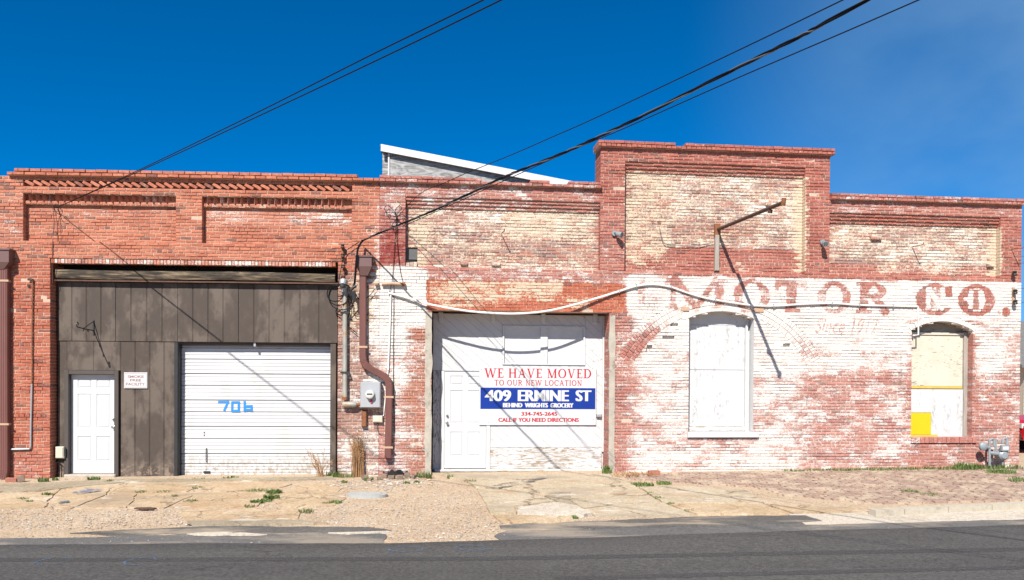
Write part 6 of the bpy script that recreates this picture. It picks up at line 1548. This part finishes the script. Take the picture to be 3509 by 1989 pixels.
hole = [(gx0, -0.2), (gx1, -0.2)] + [(gx1 + (gx0-gx1)*i/9, 0.10*math.sin(math.pi*(0.12+0.76*i/9)) + 0.035*math.sin(i*2.3)) for i in range(10)]
single(MB().prism(hole, -0.018, 0.1), 'foundation_gap_shade', 'void_shade', 'black patch painted as the dark of the broken gap in the wall foot below the downspout', 'wall gap', FR, PR(1316, 1630, -0.02))  # solid black shape, the shade of the broken hole is put into its colour

# painted and stained marks, thin sheets just above the surface
def ground_mark(name, mat, pts_px, lift, lab, parent, zf, amp=0.03):
    P = [PG(u, v, lift) for u, v in pts_px]; pl_ = rough_poly([(p.x, p.y) for p in P], amp, 0.1, 3.0)
    mb = MB(); n_ = len(pl_); mb.add([(x, y, zf(x, y)) for x, y in pl_], [tuple(range(n_))]); o = mb.build(name, mat, parent)
    if lab: o['label'] = lab
    return o
for (u, v, rx_, ry_, rot) in ((1390,1884,61,11,0),(1618,1880,58,10,0.02),(180,1926,62,12,-0.12),(480,1926,58,13,-0.12)):
    mb = MB(); pr_ = []
    for k in range(48):
        a = 2*math.pi*k/48
        for rr in (1.0, 0.86):
            uu = rx_*rr*math.cos(a); vv = ry_*rr*math.sin(a); p = PG(u+uu, v+vv+uu*rot, 0.03); pr_.append((p.x, p.y, road_z(p.x, p.y)+0.005))
    mb.add(pr_, [(2*k, 2*k+1, (2*k+3) % 96, (2*k+2) % 96) for k in range(48)]); o = mb.build('painted_ring', 'mark_blue', road)
slab_z = lambda x, y: zgf(x, y) + 0.052
ground_mark('paint_spill', 'splash_blue', [(240,1688),(300,1674),(355,1672),(345,1682),(270,1692)], 0.03, 'faded blue paint spill on the slabs', pave, lambda x, y: zgf(x,y)+0.030, 0.05)
ground_mark('paint_spill', 'mark_blue', [(195,1720),(235,1714),(240,1722),(200,1726)], 0.03, None, pave, lambda x, y: zgf(x,y)+0.030, 0.04)
ground_mark('paint_spill', 'mark_blue', [(172,1732),(186,1728),(180,1740),(170,1741)], 0.03, None, pave, lambda x, y: zgf(x,y)+0.030, 0.03)
ground_mark('oil_stain', 'stain_dark', [(1640,1676),(1720,1658),(1900,1634),(1830,1652),(1740,1672)], 0.03, 'dark oil stain on the driveway slab', pave, lambda x, y: zgf(x,y)+0.038, 0.06)
for (u0, v0, u1, v1) in ((-60,1921,3560,1873), (1900,1988,3560,1948)):
    P = []
    for i in range(61):
        uu = u0+(u1-u0)*i/60; vv = v0+(v1-v0)*i/60
        if u0 < 0: vv = (1921 - 4*(uu/1700) if uu < 1700 else 1917 - 30*(uu-1700)/1700)
        P.append((PG(uu, vv-7, 0.03), PG(uu, vv+7, 0.03)))
    mb = MB(); vv_ = []
    for a, b in P: vv_ += [(a.x, a.y, road_z(a.x, a.y)+0.004), (b.x, b.y, road_z(b.x, b.y)+0.004)]
    mb.add(vv_, [(2*i, 2*i+1, 2*i+3, 2*i+2) for i in range(60)]); mb.build('paving_joint', 'tar_line', road)

# gravel: loose stones, too many to count
ICO = [Vector(v_).normalized() for v_ in ((1,0,0),(-1,0,0),(0,1,0),(0,-1,0),(0,0,1),(0,0,-1))]; IF = [(0,2,4),(2,1,4),(1,3,4),(3,0,4),(2,0,5),(1,2,5),(3,1,5),(0,3,5)]
gv = []; gf = []; gc = []
pal = [(0.48,0.37,0.26),(0.55,0.46,0.36),(0.44,0.32,0.22),(0.60,0.56,0.50),(0.50,0.34,0.22),(0.38,0.33,0.28),(0.42,0.41,0.40)]
def pebble(x, y, z, r):
    n_ = len(gv); c_ = pal[rng.randrange(len(pal))]; k_ = rng.uniform(0.75, 1.15); a_ = rng.uniform(0, 6.28); ca, sa = math.cos(a_), math.sin(a_)
    for v_ in ICO:
        f_ = r*rng.uniform(0.6, 1.15); X_, Y_ = v_.x*f_*1.2, v_.y*f_*0.9
        gv.append((x + X_*ca - Y_*sa, y + X_*sa + Y_*ca, z + v_.z*f_*0.6)); gc.append((c_[0]*k_, c_[1]*k_, c_[2]*k_, 1))
    gf.extend(tuple(i+n_ for i in f_) for f_ in IF)
def scatter(px_poly, count, r0, r1):
    us = [p[0] for p in px_poly]; vs2 = [p[1] for p in px_poly]; m = 0
    while m < count:
        u = rng.uniform(min(us), max(us)); v_ = rng.uniform(min(vs2), max(vs2)); ins = False; j = len(px_poly)-1
        for i in range(len(px_poly)):
            if (px_poly[i][1] > v_) != (px_poly[j][1] > v_) and u < (px_poly[j][0]-px_poly[i][0])*(v_-px_poly[i][1])/(px_poly[j][1]-px_poly[i][1]) + px_poly[i][0]: ins = not ins
            j = i
        if ins:
            p = PG(u, v_); r = r0 + (r1-r0)*rng.random()**3; pebble(p.x, p.y, zgf(p.x, p.y)+r*0.2, r); m += 1
scatter([(1160,1650),(1460,1640),(1620,1665),(1670,1765),(1720,1800),(1690,1850),(1320,1860),(1350,1815),(1050,1790),(1190,1720)], 2600, 0.004, 0.024)
scatter([(1000,1660),(1460,1636),(1700,1665),(1740,1780),(1800,1820),(1660,1852),(1300,1862),(1250,1800),(950,1790),(1080,1700)], 1100, 0.003, 0.018)
scatter([(0,1750),(640,1745),(640,1800),(300,1815),(0,1815)], 1200, 0.005, 0.024)
scatter([(1060,1655),(1440,1635),(1440,1660),(1200,1680)], 500, 0.008, 0.035)
scatter([(0,1690),(1180,1650),(1180,1790),(0,1760)], 500, 0.005, 0.02)
scatter([(1700,1765),(2400,1765),(2500,1770),(1750,1800)], 400, 0.005, 0.018)
scatter([(2100,1640),(3480,1620),(3480,1740),(2700,1760)], 500, 0.006, 0.02)
scatter([(0,1835),(1320,1826),(1320,1872),(0,1880)], 500, 0.004, 0.016)
scatter([(1700,1800),(3500,1760),(3500,1810),(1700,1860)], 600, 0.004, 0.016)
scatter([(0,1690),(600,1660),(1180,1650),(1180,1790),(0,1810)], 1300, 0.004, 0.018)
scatter([(1500,1640),(2300,1640),(2500,1765),(1700,1765)], 260, 0.003, 0.010)
scatter([(0,1640),(1440,1628),(1440,1645),(0,1662)], 350, 0.005, 0.022)
scatter([(0,1880),(3500,1820),(3500,1985),(0,1985)], 160, 0.003, 0.009)
scatter([(1250,1640),(1440,1632),(1500,1660),(1300,1690)], 160, 0.015, 0.05)
mb = MB(); mb.v = gv; mb.f = gf; o = mb.build('gravel', 'gravel_stone', None, attrs=dict(col=np.array(gc))); tag(o, 'loose pale gravel scattered over the apron', None, None, 'stuff')
gv2 = gv; 

# weeds
def blades(mb, c, n_, hgt, spread_, lean=0.5, w=0.008, flat=False):
    for _ in range(n_):
        a = rng.uniform(0, 6.28); r = spread_*math.sqrt(rng.random()); x, y = c.x + r*math.cos(a), c.y + r*math.sin(a)*0.7; z = zgf(x, y)
        h = hgt*rng.uniform(0.4, 1.1); la = rng.uniform(0, 6.28); ll = lean*h*rng.random(); dx_, dy_ = math.cos(la)*ll, math.sin(la)*ll
        px_, py_ = -math.sin(la)*w, math.cos(la)*w
        n0 = len(mb.v)
        mb.v += [(x-px_, y-py_, z), (x+px_, y+py_, z), (x+px_*0.8+dx_*0.4, y+py_*0.8+dy_*0.4, z+h*0.6), (x-px_*0.8+dx_*0.4, y-py_*0.8+dy_*0.4, z+h*0.6), (x+dx_, y+dy_, z+h*(0.95 if not flat else 0.6))]
        mb.f += [(n0, n0+1, n0+2, n0+3), (n0+3, n0+2, n0+4)]
WE = [(162,1698,'leaf_green',.05,.10,60,'green weed tuft in the gravel at the far left slabs'),(320,1646,'leaf_green',.07,.12,90,'round green weed on the entry door step'),(376,1652,'leaf_olive',.05,.08,50,'small weed right of the entry door step'),
      (148,1651,'leaf_green',.08,.10,60,'weed at the foot of the left brick pier'),(190,1646,'leaf_green',.06,.06,30,'weed in the corner left of the entry door'),(80,1712,'leaf_olive',.04,.1,40,'low weed at the left edge of the slabs'),(100,1722,'leaf_green',.04,.06,30,'tiny weed in the crack at the left slabs'),
      (480,1688,'leaf_olive',.04,.10,40,'low weed in the crack below the brown siding'),(560,1687,'leaf_olive',.03,.14,40,'low weed in the crack left of the garage door centre'),(600,1703,'leaf_green',.04,.06,30,'tiny weed in the slab joint below the garage door'),(655,1720,'leaf_olive',.04,.12,50,'dull weed tuft on the middle slabs'),
      (680,1645,'leaf_olive',.04,.14,40,'weed line at the left foot of the garage door'),(790,1641,'leaf_green',.05,.18,60,'weed line at the middle foot of the garage door'),(680,1674,'leaf_olive',.04,.14,40,'dull weed tuft below the garage door'),(880,1684,'leaf_olive',.05,.20,70,'dry olive weed patch left of the bright clump'),
      (938,1692,'leaf_green',.07,.14,140,'upper part of the bright green weed clump in the slab crack'),(930,1710,'leaf_green',.07,.14,140,'middle of the bright green weed clump in the slab crack'),(882,1724,'leaf_green',.06,.12,90,'lower left end of the bright green weed clump'),(915,1718,'leaf_green',.05,.10,60,'small green weed joining the bright clump'),
      (855,1738,'leaf_green',.04,.08,30,'tiny weed below the bright clump'),(1050,1757,'leaf_olive',.06,.12,60,'weed tuft at the broken lower slab edge'),(1150,1725,'leaf_green',.05,.10,50,'green weed left of the oval cover'),(1120,1728,'leaf_olive',.04,.08,30,'small weed left of the oval cover'),
      (1140,1634,'leaf_green',.10,.14,90,'green weed at the right foot of the garage door'),(1185,1636,'leaf_olive',.08,.18,80,'weed mat between garage door and dry bush'),(1262,1648,'leaf_green',.07,.10,50,'weed among the rubble below the electric meter'),(1180,1655,'leaf_green',.06,.06,30,'tiny weed in the gravel below the dry bush'),
      (1408,1624,'leaf_green',.20,.14,110,'leafy green weed right of the foundation hole'),(1442,1636,'leaf_olive',.12,.12,60,'thin weed at the left foot of the sliding door'),(1470,1640,'leaf_olive',.14,.07,50,'small weed at the concrete jamb of the sliding door'),(1395,1658,'leaf_green',.05,.08,30,'low weed in the gravel before the foundation hole'),(1428,1655,'leaf_green',.05,.06,30,'tiny weed in the gravel left of the driveway'),
      (1544,1640,'leaf_green',.07,.07,30,'tiny weed on the driveway in front of the wicket door'),(1617,1656,'leaf_olive',.08,.09,40,'weed at the left corner of the driveway slab'),(2078,1622,'leaf_green',.16,.10,70,'weed at the right jamb of the sliding door'),(2200,1665,'leaf_green',.06,.22,140,'grass tuft at the end of the driveway joint'),(2275,1660,'leaf_green',.06,.14,90,'grass tuft right of the driveway joint'),
      (2080,1667,'leaf_green',.04,.08,30,'tiny weed in the driveway joint'),(2260,1711,'leaf_green',.05,.08,40,'small weed in the right driveway crack'),(2230,1694,'leaf_green',.04,.06,30,'tiny weed in the upper right driveway crack'),(2295,1732,'leaf_green',.05,.08,40,'small weed below the right driveway crack'),(1885,1730,'leaf_green',.04,.06,30,'tiny weed above the pale broken slab'),(1970,1777,'leaf_green',.05,.05,30,'tiny weed in the broken kerb of the driveway'),(2360,1754,'leaf_olive',.04,.08,30,'tiny weed at the lower right slab'),
      (3120,1690,'leaf_green',.06,.16,80,'grass tuft on the brick sidewalk near the gutter'),(3190,1700,'leaf_olive',.06,.18,80,'olive grass tuft on the brick sidewalk'),(3320,1610,'leaf_green',.14,.30,260,'thick grass left of the gas meter'),(3430,1625,'leaf_green',.10,.30,220,'thick grass right below the gas meter'),(3498,1650,'leaf_green',.08,.25,120,'grass at the right end of the brick sidewalk')]
for (u, v, m, h, sp, n_, lab) in WE:
    c = PG(u, v); mb = MB(); blades(mb, c, int(n_*1.3), h*1.2, sp, 0.7, 0.006 if m != 'leaf_green' else 0.009)
    mb.v = [(x-c.x, y-c.y, z-c.z) for x, y, z in mb.v]; o = mb.build('weed', m); o.location = c; tag(o, lab, 'weed', 'weeds in the cracks')
# strip of grass at the foot of the right wall, hidden mostly in the shade of nothing: uncountable
mb = MB()
for i in range(70):
    u = 2700 + i*11.5; c = PG(u, 1618 - 10*(i/70)); blades(mb, c, 22, 0.07+0.06*(i/70), 0.14, 0.8, 0.007)
o = mb.build('grass', 'leaf_green'); tag(o, 'strip of short green grass along the foot of the right wall', None, None, 'stuff')
# dry weeds
def dry_bush(u, v, h, sp, n_, lab, lean):
    c = PG(u, v); c.y -= 0.05; mb = MB()
    for _ in range(n_):
        a = rng.uniform(0, 6.28); r = sp*rng.random(); x, y = r*math.cos(a), r*0.5*math.sin(a); hh = h*rng.uniform(0.45, 1.05); l_ = lean*rng.uniform(-1, 1)
        pts = [Vector((x, y, -0.03)), Vector((x+l_*0.3*hh, y, hh*0.4)), Vector((x+l_*0.7*hh, y+rng.uniform(-.04,.04), hh*0.75)), Vector((x+l_*1.3*hh, y+rng.uniform(-.06,.06), hh*(1.0 if abs(l_) < 0.25 else 0.9)))]
        mb.tube(pts, [0.005, 0.004, 0.0035, 0.002], 4, False)
        for _k in range(5):
            f_ = rng.uniform(0.3, 1.0); b_ = pts[1].lerp(pts[3], f_); e_ = b_ + Vector((rng.uniform(-.07,.07), rng.uniform(-.05,.05), rng.uniform(0.0,.07)))
            w_ = Vector((0.004, 0, 0.004)); n0 = len(mb.v); mb.v += [tuple(b_-w_), tuple(b_+w_), tuple(e_)]; mb.f += [(n0, n0+1, n0+2)]
    o = mb.build('dry_weed', 'dry_stalk'); o.location = c; tag(o, lab, 'dry weed', 'dry weeds along the wall')
dry_bush(1228, 1632, 0.86, 0.13, 110, 'dense tall brown dry bush below the electric meter', 0.12)
dry_bush(1104, 1636, 0.62, 0.10, 26, 'sparse dry weed with bent stalks in front of the garage door', 0.55)
dry_bush(2170, 1634, 0.10, 0.5, 50, 'low dry litter at the foot of the wall right of the sliding door', 0.8)
